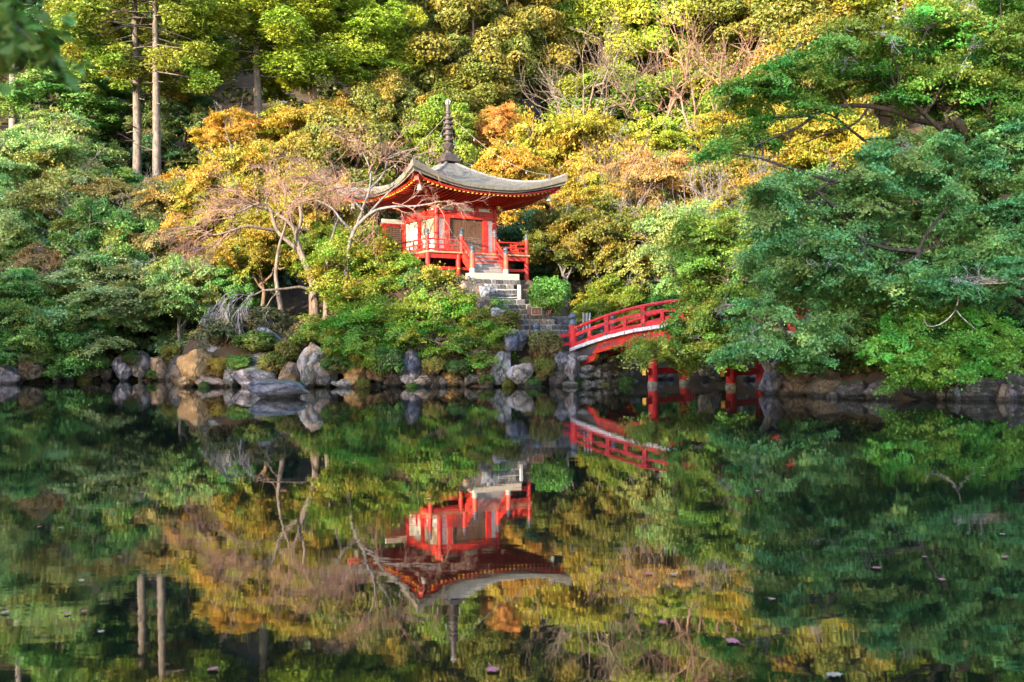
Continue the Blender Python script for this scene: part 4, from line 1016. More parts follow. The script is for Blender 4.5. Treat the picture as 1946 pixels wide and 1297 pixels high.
# ------------------------------------------------------------------ trees of the hillside and banks
GREEN = (.13, .28, .07); DGREEN = (.045, .13, .045); YGREEN = (.15, .23, .025); LIME = (.24, .32, .03); OLIVE = (.135, .155, .03); GOLD = (.26, .25, .03)
ORANGE = (.4, .24, .035); MAUVE = (.25, .27, .11); TEAL = (.11, .34, .11); TAN = (.34, .22, .08); PALEG = (.2, .34, .11); RUST = (.46, .2, .06)
TREES = [
 # arch, px, py_top, width px, Y, colour, alt, bark, label, category
 ('broad0', 30, -60, 320, 92, DGREEN, .1, 'dark', 'dark green broadleaf tree high in the shaded far left corner', 'tree'),
 ('broad1', 170, -40, 260, 96, GREEN, .2, 'dark', 'mid green broadleaf tree behind the twin cypress trunks', 'tree'),
 ('broad2', 335, -60, 240, 98, GREEN, .3, 'dark', 'shaded green tree between the two cypress groups on the hill', 'tree'),
 ('broad1', 700, -110, 240, 97, GREEN, .1, 'dark', 'dark green tree behind the bright yellow-green cypresses', 'tree'),
 ('broad0', 880, -50, 250, 86, OLIVE, .2, 'tan', 'tall olive-gold broadleaf with forked limbs above the finial', 'tree'),
 ('broad2', 985, -70, 210, 92, OLIVE, .3, 'tan', 'olive broadleaf just right of the tall forked one above the finial', 'tree'),
 ('broad1', 1115, -90, 260, 98, YGREEN, .2, 'brown', 'yellow-green broadleaf at the top above the pale bare tree', 'tree'),
 ('broad0', 1230, -90, 240, 96, LIME, .15, 'brown', 'brightest lime-green tree at the top of the sunny hill', 'tree'),
 ('broad2', 1370, -100, 270, 95, OLIVE, .3, 'brown', 'olive broadleaf above the salmon twigged tree', 'tree'),
 ('broad1', 1500, -90, 270, 90, OLIVE, .5, 'brown', 'olive-brown tree at the top edge above the tip of the big maple', 'tree'),
 ('broad0', 1650, -120, 300, 92, YGREEN, .4, 'brown', 'sunlit yellowish tree glowing behind the top of the big dark maple', 'tree'),
 ('broad2', 1820, -120, 300, 88, YGREEN, .3, 'brown', 'tall green tree behind the upper right crown', 'tree'),
 ('broad1', 1960, -120, 280, 84, GREEN, .3, 'brown', 'green tree cut by the right edge at the top', 'tree'),
 ('fir0', 20, -150, 230, 80, DGREEN, .1, 'grey', 'dark shaded cypress with a broad grey trunk at the far left', 'cypress'),
 ('fir3', 254, -210, 250, 73, YGREEN, .3, 'cedar', 'slimmer left one of the twin sunlit cypress trunks', 'cypress'),
 ('fir3', 291, -230, 250, 71, YGREEN, .3, 'cedar', 'thicker right one of the twin sunlit cypress trunks', 'cypress'),
 ('fir1', 484, -190, 280, 77, LIME, .12, 'cedar', 'bright lime cypress with a pale trunk above the orange maple', 'cypress'),
 ('fir2', 590, -210, 260, 79, LIME, .12, 'brown', 'bright lime cypress in the middle of the three sunny ones', 'cypress'),
 ('fir0', 692, -150, 190, 82, LIME, .1, 'brown', 'lime cypress standing against the dark gap, right of its two neighbours', 'cypress'),
 # middle storey
 ('broad2', 130, 120, 270, 80, GREEN, .15, 'dark', 'shaded green tree under the cypress on the left hillside', 'tree'),
 ('maple0', 110, 215, 240, 74, PALEG, .2, 'dark', 'light green maple in the shaded hollow left of the cypress trunks', 'maple'),
 ('maple1', 215, 325, 220, 69, GREEN, .2, 'dark', 'green maple at the foot of the twin cypress trunks', 'maple'),
 ('maple2', 350, 175, 200, 78, DGREEN, .3, 'dark', 'dark layered maple in the gap right of the cypress trunks', 'maple'),
 ('maple3', 440, 210, 150, 73, ORANGE, .5, 'tan', 'orange-tinged maple below the lime cypress with the pale trunk', 'maple'),
 ('maple0', 560, 205, 260, 75, GOLD, .6, 'tan', 'golden maple below the middle lime cypress', 'maple'),
 ('maple1', 640, 185, 170, 79, OLIVE, .7, 'tan', 'small orange-tinged maple below the right lime cypress', 'maple'),
 ('thick0', 745, 155, 180, 80, OLIVE, .3, 'brown', 'dull olive tree left of the finial tip', 'tree'),
 ('thick1', 640, 225, 260, 71, OLIVE, .4, 'brown', 'olive willow-like tree left of the hall roof', 'tree'),
 ('thick0', 845, 190, 170, 73, YGREEN, .1, 'brown', 'yellow-green tree directly behind the finial', 'tree'),
 ('thick1', 900, 120, 200, 84, OLIVE, .2, 'brown', 'olive tree in the hollow right of the finial tip', 'tree'),
 ('maple2', 950, 205, 120, 75, RUST, .6, 'salmon', 'small rusty red maple right of the finial', 'maple'),
 ('maple3', 1080, 215, 320, 72, GOLD, .5, 'tan', 'wide golden-yellow maple above the right roof tip', 'maple'),
 ('maple0', 960, 280, 230, 66, ORANGE, .4, 'tan', 'ochre maple just above the right slope of the roof', 'maple'),
 ('thick0', 1140, 150, 280, 88, YGREEN, .1, 'brown', 'yellow-green thicket tree behind the pale bare branches', 'tree'),
 ('thick1', 1330, 140, 280, 86, YGREEN, .35, 'brown', 'yellow-green tree behind the salmon twigs', 'tree'),
 ('maple1', 1250, 225, 240, 74, LIME, .3, 'tan', 'lime maple on the sunny slope below the pale bare tree', 'maple'),
 ('maple2', 1390, 205, 250, 76, GOLD, .55, 'tan', 'golden maple partly behind the tip of the big dark maple', 'maple'),
 ('maple3', 1560, 190, 260, 76, GOLD, .5, 'tan', 'sunlit golden maple glowing through gaps in the dark maple', 'maple'),
 ('thick0', 1540, 60, 260, 84, OLIVE, .4, 'brown', 'olive tree above the golden one behind the dark maple', 'tree'),
 ('maple0', 1240, 285, 260, 65, TAN, .5, 'tan', 'tan half-bare maple right of the roof tip', 'maple'),
 ('maple1', 1130, 330, 200, 60, GOLD, .6, 'tan', 'golden-tan maple beside the right roof tip', 'maple'),
 ('maple4', 1400, 300, 260, 63, OLIVE, .7, 'grey', 'brownish olive maple with grey twigs left of the dark maple', 'maple'),
 ('bare0', 1120, 95, 230, 82, TAN, 0, 'pale', 'pale bare tree with steep forked branches on the sunny hill', 'bare tree'),
 ('bare1', 1235, 110, 220, 82, TAN, 0, 'tan', 'tan bare tree right of the pale forked one', 'bare tree'),
 ('bare0', 1345, 65, 220, 80, TAN, 0, 'salmon', 'salmon-coloured bare tree near the dark maple tip', 'bare tree'),
 ('bare1', 1165, 300, 170, 61, TAN, 0, 'tan', 'half-bare tan tree with many twigs right of the roof tip', 'bare tree'),
 ('bare0', 1385, 330, 200, 57, TAN, 0, 'grey', 'grey bare tree in front of the brownish olive maple', 'bare tree'),
 # left bank
 ('maple3', 60, 255, 300, 67, PALEG, .45, 'grey', 'pale green maple at the left edge, upper row', 'maple'),
 ('maple0', 170, 335, 280, 65, MAUVE, .5, 'grey', 'mauve-tinged maple in front of the cypress trunk bases', 'maple'),
 ('maple2', 335, 325, 170, 67, ORANGE, .6, 'tan', 'faded orange maple right of the cypress trunk bases', 'maple'),
 ('maple1', 300, 345, 220, 61, MAUVE, .6, 'grey', 'olive-mauve maple below the thicker cypress trunk', 'maple'),
 ('maple2', 60, 360, 300, 61, PALEG, .4, 'dark', 'green maple at the left edge, middle row', 'maple'),
 ('maple1', 195, 385, 280, 59.5, GREEN, .3, 'dark', 'green maple in the middle of the shaded left bank', 'maple'),
 ('maple3', 90, 470, 150, 58, (.36, .23, .12), .4, 'dark', 'salmon-orange maple low on the shaded left bank', 'maple'),
 ('maple0', 210, 480, 320, 57.5, (.22, .36, .16), .3, 'grey', 'broad bluish green maple overhanging the left water', 'maple'),
 ('maple3', 340, 490, 200, 56.5, PALEG, .4, 'grey', 'yellowish green maple leaning beside the ochre boulder', 'maple'),
 ('maple1', 30, 510, 220, 54.5, GREEN, .15, 'dark', 'deep green maple hanging low over the far left water', 'maple'),
 ('thick0', 120, 575, 200, 55.5, GREEN, .05, 'dark', 'dense dark green bush drooping to the left bank rocks', 'bush'),
 ('thick1', 455, 470, 130, 57, GREEN, .1, 'dark', 'dark green bush in the hollow left of the bare cherry', 'bush'),
 ('maple4', 470, 285, 270, 62, GOLD, .85, 'tan', 'large golden maple behind the bare cherry tree', 'maple'),
 ('maple2', 390, 330, 150, 60, GOLD, .85, 'tan', 'golden maple left of the bare cherry limbs', 'maple'),
 ('maple4', 590, 335, 240, 58, GOLD, .9, 'tan', 'amber maple between the bare cherry and the hall', 'maple'),
 ('maple4', 500, 400, 210, 56, GOLD, .55, 'brown', 'yellow maple under the left arm of the bare cherry', 'maple'),
 ('maple4', 620, 430, 170, 55, YGREEN, .3, 'brown', 'yellow-green maple right of the bare cherry trunk', 'maple'),
 # behind the bridge
 ('thick1', 1010, 405, 170, 58, DGREEN, .05, 'dark', 'dark evergreen bush in the shade right of the hall', 'bush'),
 ('maple3', 1075, 395, 190, 53.5, OLIVE, .45, 'grey', 'olive-yellow maple beside the right end of the veranda', 'maple'),
 ('maple4', 1180, 385, 260, 54, OLIVE, .5, 'grey', 'olive-brown maple with forked grey trunks above the bridge', 'maple'),
 ('maple3', 1300, 395, 270, 52, PALEG, .4, 'grey', 'light green maple behind the crown of the bridge', 'maple'),
 ('maple2', 1420, 395, 260, 50, YGREEN, .4, 'grey', 'yellow-green maple behind the right half of the bridge', 'maple'),
 ('maple4', 1165, 530, 170, 51, YGREEN, .3, 'grey', 'small yellow-green maple over the left end of the bridge', 'maple'),
 ('thick0', 1290, 540, 170, 52, GREEN, .1, 'dark', 'green bush behind the rising bridge rail', 'bush'),
 # behind the big right maple
 ('maple3', 1600, 330, 320, 46, GREEN, .3, 'dark', 'green maple behind the middle tier of the big right maple', 'maple'),
 ('maple0', 1800, 240, 340, 44, GREEN, .2, 'dark', 'tall green maple behind the right maple trunk', 'maple'),
 ('maple1', 1950, 160, 320, 42, GREEN, .25, 'dark', 'green maple at the right edge behind the trunk', 'maple'),
 ('thick1', 1700, 520, 300, 45, DGREEN, .0, 'dark', 'dark evergreen thicket under the right maples', 'bush'),
 ('thick0', 1900, 480, 300, 43, DGREEN, .0, 'dark', 'dark evergreen thicket at the right edge', 'bush'),
]
for i, (a, px, pt, wpx, Y, c, alt, bk, lab, cat) in enumerate(TREES):
    pt_ = P(px, pt, Y); b = gz(pt_[0], Y); h = max(1.6, pt_[2] - b)
    nm = {'fir': 'cypress_tree', 'maple': 'maple_tree', 'broad': 'broadleaf_tree', 'thick': 'leafy_bush' if cat == 'bush' else 'broadleaf_tree', 'bare': 'bare_tree'}[a.rstrip('0123456789')]
    wd_ = wpx * Y / FPX * 1.12; kd = a.rstrip('0123456789')
    if kd == 'thick' and h / wd_ > 1.0: a = 'broad%d' % (i % 2); kd = 'broad'
    if kd in ('maple', 'broad', 'thick', 'bare'):
        hmax = 1.25 * wd_ * ARCH[a]['H'] / ARCH[a]['W']
        if kd != 'bare' and h > hmax: b = pt_[2] - min(h, max(hmax, h * .55)); h = pt_[2] - b
    plant(a, nm, (pt_[0], Y, b), wpx * Y / FPX * 1.12, h, ((i * 2.4) % 6.28 if a != 'fir3' else .25 * (i % 2)) if kd != 'fir' else .3 * (i % 3 - 1), c, alt, lab, cat, None, bk)

# the wood closing the hill behind them: reads as one mass
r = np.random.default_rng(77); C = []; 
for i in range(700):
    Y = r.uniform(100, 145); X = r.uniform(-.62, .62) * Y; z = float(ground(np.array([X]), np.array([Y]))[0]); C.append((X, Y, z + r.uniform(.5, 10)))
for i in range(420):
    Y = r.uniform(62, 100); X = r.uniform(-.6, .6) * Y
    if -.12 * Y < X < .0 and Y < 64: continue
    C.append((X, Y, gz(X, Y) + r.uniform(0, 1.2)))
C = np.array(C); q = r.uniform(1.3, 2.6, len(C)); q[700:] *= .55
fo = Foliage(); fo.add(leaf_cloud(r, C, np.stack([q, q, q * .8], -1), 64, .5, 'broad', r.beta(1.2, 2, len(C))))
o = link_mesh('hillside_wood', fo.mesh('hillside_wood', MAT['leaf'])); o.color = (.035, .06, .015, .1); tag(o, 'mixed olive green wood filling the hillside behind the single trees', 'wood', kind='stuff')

# unseen wood behind the camera, tree heights set to shade the lower trees
r = np.random.default_rng(78); C = []; Rr = []
def shade_tree(X, Y, h, w):
    n = 26
    for i in range(n):
        f = (i + .5) / n; z = h * (.12 + .84 * f); a = i * 2.4; q = r.uniform(.2, 1) * w / 2 * math.sqrt(max(.05, 1 - f * .9)); C.append((X + q * math.cos(a), Y + q * math.sin(a), z)); Rr.append((w * .22, w * .22, w * .2))
for X, Y, h, w in ((-14, -12, 29, 11), (-22, -10, 28, 11), (-29, -5, 25, 11), (-19, -18, 31, 11), (-9, -20, 32, 11), (-3, -24, 33, 11), (4, -28, 34, 11), (11, -32, 35, 11), (-27, -16, 28, 11),
                   (-50, -12, 21.5, 11), (-57, -8, 22.5, 11), (-43, -14, 21.5, 11), (-37, -12, 21.5, 10), (-64, -2, 23, 12), (-70, 6, 32, 12), (-76, 14, 32, 12), (-72, 20, 30, 12), (-66, 27, 20, 12), (-62, 34, 17, 10), (-60, 12, 28, 11)):
    shade_tree(X, Y, h, w)
fo = Foliage(); fo.add(leaf_cloud(r, np.array(C), np.array(Rr), 46, 1.1, 'broad', np.full(len(C), .2)))
o = link_mesh('near_bank_shade_wood', fo.mesh('near_bank_shade_wood', MAT['leaf'])); o.color = (*GREEN, .1); tag(o, 'unseen dark wood on the near bank, shaped to shade the pond from the low sun', 'wood', kind='stuff')

# ------------------------------------------------------------------ hero trees
HOLES = [[(1500, 255), (1640, 235), (1660, 320), (1560, 345), (1490, 320)], [(1640, 190), (1720, 205), (1790, 270), (1700, 275), (1640, 235)], [(1820, 60), (1880, 70), (1870, 130), (1815, 120)], [(1500, 395), (1570, 400), (1560, 450), (1505, 440)],
         [(1730, 400), (1800, 420), (1780, 470), (1690, 440)]]
hero('maple_tree', [([(1370, 185), (1440, 150), (1510, 95), (1600, 55), (1700, 25), (1946, -30), (2000, 150), (1930, 240), (1800, 190), (1700, 160), (1560, 200), (1450, 260), (1380, 300), (1350, 280), (1420, 230)], (33.5, 34.5), 1.0),
                    ([(1560, 60), (1980, -40), (1990, 250), (1800, 220), (1640, 150)], (34.5, 36.5), .6)],
     (P(1925, 700, 35)[0], 35, gz(P(1925, 700, 35)[0], 35)), 'tall dark maple reaching left over the pond from the right edge, topmost tier', 'maple', (.12, .32, .055), .32, leaf=.105, n=110, leaves=820, pad=(.6, 1.1), thick=(.12, .24),
     trunk_to=P(1905, 380, 35), rt=.32, seed=11, dead=22, holes=HOLES, limbs=[
        ([(1915, 400, 35), (1860, 290, 34.6), (1805, 215, 34.3), (1745, 152, 34.1), (1690, 150, 34), (1640, 152, 33.8), (1600, 162, 33.7)], .2, .07),
        ([(1810, 240, 34.5), (1745, 230, 34.2), (1700, 212, 34), (1650, 202, 33.8), (1590, 203, 33.6), (1550, 218, 33.5), (1520, 240, 33.4), (1470, 262, 33.3), (1430, 280, 33.2)], .11, .03),
        ([(1550, 218, 33.5), (1505, 222, 33.4), (1470, 222, 33.3)], .07, .03), ([(1650, 204, 33.8), (1625, 235, 33.6), (1570, 255, 33.5), (1520, 275, 33.4)], .05, .02),
        ([(1550, 214, 33.5), (1545, 180, 33.6), (1530, 160, 33.6)], .04, .015), ([(1612, 204, 33.6), (1600, 180, 33.7), (1590, 165, 33.7)], .04, .015),
        ([(1835, 205, 34.3), (1820, 165, 34.3), (1800, 140, 34.3)], .05, .02), ([(1830, 200, 34.3), (1850, 150, 34.3), (1875, 120, 34.3)], .05, .02)])
hero('maple_tree', [([(1440, 330), (1560, 315), (1700, 270), (1946, 210), (1990, 300), (1980, 520), (1860, 560), (1700, 560), (1560, 540), (1450, 470)], (34, 32), 1.0)],
     (P(1960, 740, 33)[0], 33, gz(P(1960, 740, 33)[0], 33)), 'dense teal-green maple with a dark horizontal limb in the middle right', 'maple', TEAL, .25, leaf=.105, n=105, leaves=880, pad=(.6, 1.15), thick=(.12, .24),
     trunk_to=P(1925, 390, 33), rt=.3, seed=12, dead=22, holes=HOLES, limbs=[
        ([(1925, 480, 33), (1918, 430, 33), (1910, 370, 33)], .3, .22), ([(1800, 425, 33.4), (1780, 405, 33.3), (1770, 385, 33.2), (1700, 385, 33), (1655, 398, 32.8), (1600, 415, 32.6)], .13, .05),
        ([(1800, 425, 33.4), (1795, 400, 33.3), (1790, 375, 33.3)], .1, .06), ([(1640, 430, 32.6), (1620, 425, 32.6), (1580, 440, 32.5), (1545, 450, 32.5)], .06, .02),
        ([(1605, 390, 32.6), (1550, 385, 32.5), (1500, 382, 32.5)], .06, .02)])
hero('maple_tree', [([(1380, 500), (1500, 470), (1700, 500), (1960, 480), (1980, 600), (1900, 650), (1700, 620), (1640, 640), (1540, 690), (1430, 690), (1370, 690), (1440, 610)], (35.5, 33.5), 1.0)],
     (P(1478, 745, 35.6)[0], 35.9, .1), 'low maple with a leaning grey trunk spreading over the right water', 'maple', (.17, .42, .15), .22, leaf=.1, n=84, leaves=900, pad=(.55, 1.05), thick=(.11, .22),
     trunk_to=P(1560, 570, 35.2), rt=.2, seed=13, dead=14, bark='grey', limbs=[([(1482, 745, 35.7), (1468, 715, 35.6), (1455, 692, 35.6), (1440, 670, 35.6)], .24, .1)])
hero('maple_tree', [([(1290, 430), (1420, 400), (1520, 450), (1500, 590), (1440, 650), (1370, 688), (1300, 690), (1270, 655), (1310, 580), (1290, 520)], (41.0, 38.5), 1.0), ([(1215, 650), (1290, 645), (1300, 670), (1260, 690), (1222, 678)], (39.3, 38.6), .05)],
     (P(1520, 735, 37.5)[0], 37.6, gz(P(1520, 735, 37.5)[0], 37.6)), 'bright yellow-green maple drooping in front of the bridge', 'maple', (.16, .3, .05), .14, leaf=.1, n=100, leaves=820, pad=(.55, 1.05), thick=(.11, .22),
     trunk_to=P(1440, 520, 39), rt=.17, seed=14, dead=8, bark='dark', tone=(1.2, 1.6))
hero('azalea_bush', [([(1660, 610), (1760, 590), (1880, 610), (1935, 640), (1925, 690), (1870, 715), (1790, 725), (1720, 735), (1690, 700), (1655, 660)], (32.8, 31.0), 1.0)],
     (P(1800, 740, 31.6)[0], 32.2, .5), 'bright green bush in flat tiers overhanging the dark rocks at lower right', 'bush', (.13, .34, .05), .08, leaf=.09, n=46, leaves=800, pad=(.4, .8), thick=(.1, .2),
     trunk_to=P(1800, 690, 32), rt=.1, seed=15, bark='dark')
hero('maple_tree', [([(620, 450), (700, 425), (745, 455), (765, 492), (835, 512), (880, 535), (870, 575), (760, 600), (640, 590), (600, 540)], (49.5, 47.4), 1.0)],
     (P(690, 640, 47.6)[0], 47.6, gz(P(690, 640, 47.6)[0], 47.6)), 'yellow-green maple with orange tips below the left corner of the veranda', 'maple', (.17, .27, .03), .45, leaf=.11, n=78, leaves=760, pad=(.6, 1.1), thick=(.12, .24), rt=.12, seed=16, bark='dark', tone=(1.0, 2.2))
hero('maple_tree', [([(570, 640), (640, 590), (760, 570), (880, 560), (960, 610), (975, 650), (930, 690), (860, 700), (770, 690), (690, 690), (620, 665)], (46.6, 44.6), 1.0)],
     (P(800, 700, 45.6)[0], 45.7, gz(P(800, 700, 45.6)[0], 45.7)), 'low spreading green maple covering the island rocks below the hall', 'maple', (.12, .27, .03), .3, leaf=.1, n=118, leaves=760, pad=(.5, 1.0), thick=(.12, .24), rt=.12, seed=17, bark='dark', tone=(1.2, 1.8))
hero('maple_tree', [([(780, 520), (870, 540), (960, 580), (940, 620), (860, 620), (790, 600)], (47.0, 45.9), 1.0)],
     (P(845, 640, 46.5)[0], 46.6, gz(P(845, 640, 46.5)[0], 46.6)), 'thin dark-stemmed maple sapling left of the stone steps', 'maple', (.06, .18, .04), .2, leaf=.1, n=26, leaves=700, pad=(.45, .8), thick=(.1, .2), rt=.06, seed=18, bark='dark')

# ------------------------------------------------------------------ the bare cherry trees
def cherry(label, limbs, twigs, base, bark, seed, tb='pale'):
    r = np.random.default_rng(seed); o = empty('bare_cherry_tree', base, label, 'cherry tree'); b = np.array(base, float); wd = Wood(); tw = Wood()
    for pts, ra, rb in limbs: wd.limb(smooth_path([P(*q) - b for q in pts]), ra, rb, 9)
    for (p, dpx, L, depth, rad, cnt, sp, dr) in twigs:
        for i in range(cnt):
            q = P(*p) - b + r.normal(0, .12, 3); d = P(p[0] + dpx[0], p[1] + dpx[1], p[2]) - P(*p); d = unit(d) + np.array([0, r.normal(0, .5), 0]) + r.normal(0, .25, 3)
            twig_fan(r, tw, q, d, L * r.uniform(.7, 1.2), depth, rad, dr, sp, 3)
    t = link_mesh('trunk', wd.mesh('cherry_trunk', MAT['bark']), o); t.color = BARK[tb]
    k = link_mesh('twigs', tw.mesh('cherry_twigs', MAT['bark']), o); k.color = bark; k['kind'] = 'stuff'
    return o
Yc = 49.5
pb = P(598, 612, Yc)
cherry('bare cherry with pinkish drooping twigs left of the hall', [
    ([(600, 622, Yc), (598, 575, Yc), (592, 530, Yc), (580, 500, Yc), (569, 476, Yc)], .21, .15),
    ([(569, 476, Yc), (548, 460, Yc), (528, 440, Yc), (519, 418, Yc), (512, 395, Yc), (490, 388, Yc - .3), (462, 400, Yc - .6), (440, 408, Yc - .9)], .12, .04),
    ([(571, 478, Yc), (563, 452, Yc), (556, 432, Yc), (535, 412, Yc), (500, 396, Yc + .4), (468, 388, Yc + .6)], .11, .04),
    ([(562, 446, Yc), (572, 420, Yc), (570, 395, Yc), (566, 378, Yc), (580, 360, Yc)], .1, .05),
    ([(522, 438, Yc), (495, 434, Yc - .5), (470, 430, Yc - .8), (436, 440, Yc - 1), (405, 447, Yc - 1.2), (370, 437, Yc - 1.4)], .085, .03),
    ([(556, 432, Yc), (552, 405, Yc), (556, 385, Yc + .3), (545, 365, Yc + .4)], .06, .025),
    ([(598, 560, Yc), (612, 540, Yc), (618, 505, Yc)], .1, .04), ([(578, 380, Yc), (610, 365, Yc), (640, 362, Yc - .3), (668, 366, Yc - .4)], .05, .02)],
    [((440, 408, Yc - .9), (-60, -20), 1.2, 3, .026, 8, .42, .1), ((468, 388, Yc + .6), (-60, -30), 1.3, 3, .026, 8, .42, .1), ((500, 394, Yc), (-30, -40), 1.2, 3, .028, 5, .45, .08),
     ((405, 447, Yc - 1.2), (-60, 10), 1.1, 3, .026, 6, .38, .12), ((372, 438, Yc - 1.4), (-60, 10), 1.0, 3, .024, 5, .35, .12), ((436, 440, Yc - 1), (-60, 40), 1.0, 3, .024, 4, .35, .12),
     ((545, 366, Yc), (-30, -40), 1.2, 3, .026, 4, .45, .05), ((580, 360, Yc), (30, -40), 1.2, 3, .026, 5, .45, .05), ((640, 362, Yc), (50, -10), 1.2, 3, .026, 5, .45, .08), ((535, 412, Yc), (-10, -40), 1.1, 3, .026, 4, .45, .05), ((618, 505, Yc), (40, -30), .9, 2, .02, 4, .45, .05)],
    (pb[0], Yc, gz(pb[0], Yc)), BARK['salmon'], 61)
Yd = 47.2
pb = P(655, 520, Yd + .8)
cherry('bare cherry whose twigs cross the left eave of the hall', [
    ([(655, 560, Yd + .8), (662, 480, Yd + .6), (672, 440, Yd + .4), (690, 418, Yd), (715, 400, Yd - .4), (750, 393, Yd - .8), (790, 392, Yd - 1), (830, 385, Yd - 1.2)], .12, .03),
    ([(676, 436, Yd + .4), (690, 395, Yd), (702, 360, Yd), (704, 325, Yd), (690, 290, Yd)], .075, .03),
    ([(690, 418, Yd), (720, 385, Yd - .2), (745, 360, Yd - .3), (770, 335, Yd - .4), (790, 300, Yd - .4)], .055, .02),
    ([(702, 360, Yd), (730, 330, Yd), (738, 300, Yd), (770, 288, Yd), (798, 280, Yd)], .06, .02),
    ([(672, 440, Yd + .4), (650, 420, Yd), (630, 395, Yd), (600, 380, Yd)], .07, .03), ([(690, 400, Yd), (660, 372, Yd), (620, 350, Yd)], .06, .02)],
    [((690, 292, Yd), (-10, -40), 1.2, 3, .026, 5, .5, .08), ((704, 330, Yd), (20, -40), 1.2, 3, .026, 5, .5, .06), ((740, 300, Yd), (30, -30), 1.1, 3, .024, 5, .45, .1), ((790, 300, Yd), (30, -20), .8, 2, .022, 3, .45, .1),
     ((770, 335, Yd), (20, -30), 1.0, 3, .024, 3, .45, .08), ((750, 393, Yd - .8), (50, -6), 1.2, 3, .024, 3, .35, .1), ((830, 385, Yd - 1.2), (50, 4), 1.0, 3, .022, 4, .35, .12), ((715, 400, Yd - .4), (-30, 30), 1.0, 3, .022, 3, .4, .14),
     ((660, 355, Yd), (-30, 5), 1.1, 3, .022, 6, .45, .1), ((700, 370, Yd), (-40, -8), 1.1, 3, .022, 6, .45, .1), ((620, 350, Yd), (-40, -20), 1.1, 3, .024, 6, .45, .08), ((600, 380, Yd), (-40, 0), 1.0, 3, .024, 5, .45, .1), ((660, 372, Yd), (-10, -40), 1.1, 3, .024, 4, .45, .05)],
    (pb[0], Yd + .8, gz(pb[0], Yd + .8)), BARK['salmon'], 62, 'grey')
Ye = 47.6
pb = P(534, 640, Ye + .8)
cherry('dark leaning trunk with a grey dead bough drooping left over the island', [
    ([(538, 625, Ye + .8), (534, 590, Ye + .8), (528, 555, Ye + .8), (524, 520, Ye + .9), (530, 470, Ye + 1), (542, 430, Ye + 1.2), (550, 395, Ye + 1.4)], .16, .02),
    ([(590, 553, Ye + 1), (572, 546, Ye + .8), (545, 549, Ye + .4), (520, 551, Ye), (500, 553, Ye), (478, 562, Ye), (450, 560, Ye - .3), (425, 570, Ye - .6), (410, 590, Ye - .8)], .075, .02),
    ([(535, 550, Ye + .3), (518, 565, Ye), (505, 585, Ye - .2), (490, 595, Ye - .3)], .045, .015), ([(478, 562, Ye), (465, 580, Ye - .2), (450, 597, Ye - .4)], .04, .012)],
    [((450, 560, Ye - .3), (-50, 20), .9, 3, .02, 6, .3, .3), ((478, 562, Ye), (-40, 30), .9, 3, .02, 5, .3, .32), ((425, 570, Ye - .6), (-40, 40), .8, 3, .018, 5, .3, .32), ((505, 585, Ye - .2), (-10, 40), .6, 2, .018, 5, .4, .1)],
    (pb[0], Ye + .8, gz(pb[0], Ye + .8)), (.34, .3, .32, 1), 63)
pb = P(618, 610, 49)
o = empty('tree_trunk', (pb[0], 49, gz(pb[0], 49)), 'pale thin tree trunk standing right of the bare cherry trunk', 'tree'); b_ = np.array(o.location)
wd = Wood(); wd.limb(smooth_path([P(618, 618, 49) - b_, P(620, 560, 49) - b_, P(622, 500, 49) - b_, P(632, 450, 49) - b_, P(645, 410, 49.3) - b_]), .15, .03, 8); t = link_mesh('trunk', wd.mesh('pale_trunk', MAT['bark']), o); t.color = BARK['pale']
# dead grey bough at right
pb = P(1870, 520, 31.5); o = empty('dead_bough', pb, 'whitish dead bough hanging among the leaves at the right edge', 'branch'); tw = Wood(); r = np.random.default_rng(9)
tw.limb(smooth_path([P(1990, 505, 31.5) - pb, P(1930, 535, 31.5) - pb, P(1860, 540, 31.5) - pb, P(1825, 548, 31.5) - pb]), .035, .015, 6)
tw.limb(smooth_path([P(1825, 548, 31.5) - pb, P(1815, 590, 31.5) - pb, P(1790, 615, 31.5) - pb, P(1765, 620, 31.5) - pb, P(1755, 605, 31.5) - pb]), .022, .01, 5)
tw.limb(smooth_path([P(1817, 590, 31.5) - pb, P(1830, 605, 31.5) - pb, P(1855, 627, 31.5) - pb]), .02, .01, 5)
for i in range(14): twig_fan(r, tw, P(r.uniform(1840, 1940), 538, 31.5) - pb, (-.7, r.normal(0, .3), .25), .5, 2, .012, .05, .5, 3)
t = link_mesh('bough', tw.mesh('dead_bough', MAT['bark']), o); t.color = (.5, .46, .46, 1)

# the out-of-focus maple spray close to the lens
r = np.random.default_rng(5); pc = P(28, 40, 2.6); o = empty('maple_spray', pc, 'blurred maple spray hanging close in the top left corner', 'branch')
fo = Foliage(); C = np.array([P(-40, 10, 2.6), P(5, 30, 2.6), P(20, 60, 2.65), P(60, 85, 2.6), P(90, 100, 2.6), P(0, 85, 2.55)]) - pc; fo.add(leaf_cloud(r, C, np.array([[.07, .06, .045]] * 6), 34, .05, 'maple', np.full(6, .3)))
k = link_mesh('crown', fo.mesh('maple_spray', MAT['leaf']), o); k.color = (*GREEN, .3)
tw = Wood(); tw.limb(smooth_path([P(-200, -60, 2.6) - pc, P(-20, 10, 2.6) - pc, P(40, 60, 2.6) - pc, P(100, 110, 2.6) - pc]), .006, .002, 6); t = link_mesh('trunk', tw.mesh('spray_twig', MAT['bark']), o); t.color = BARK['grey']

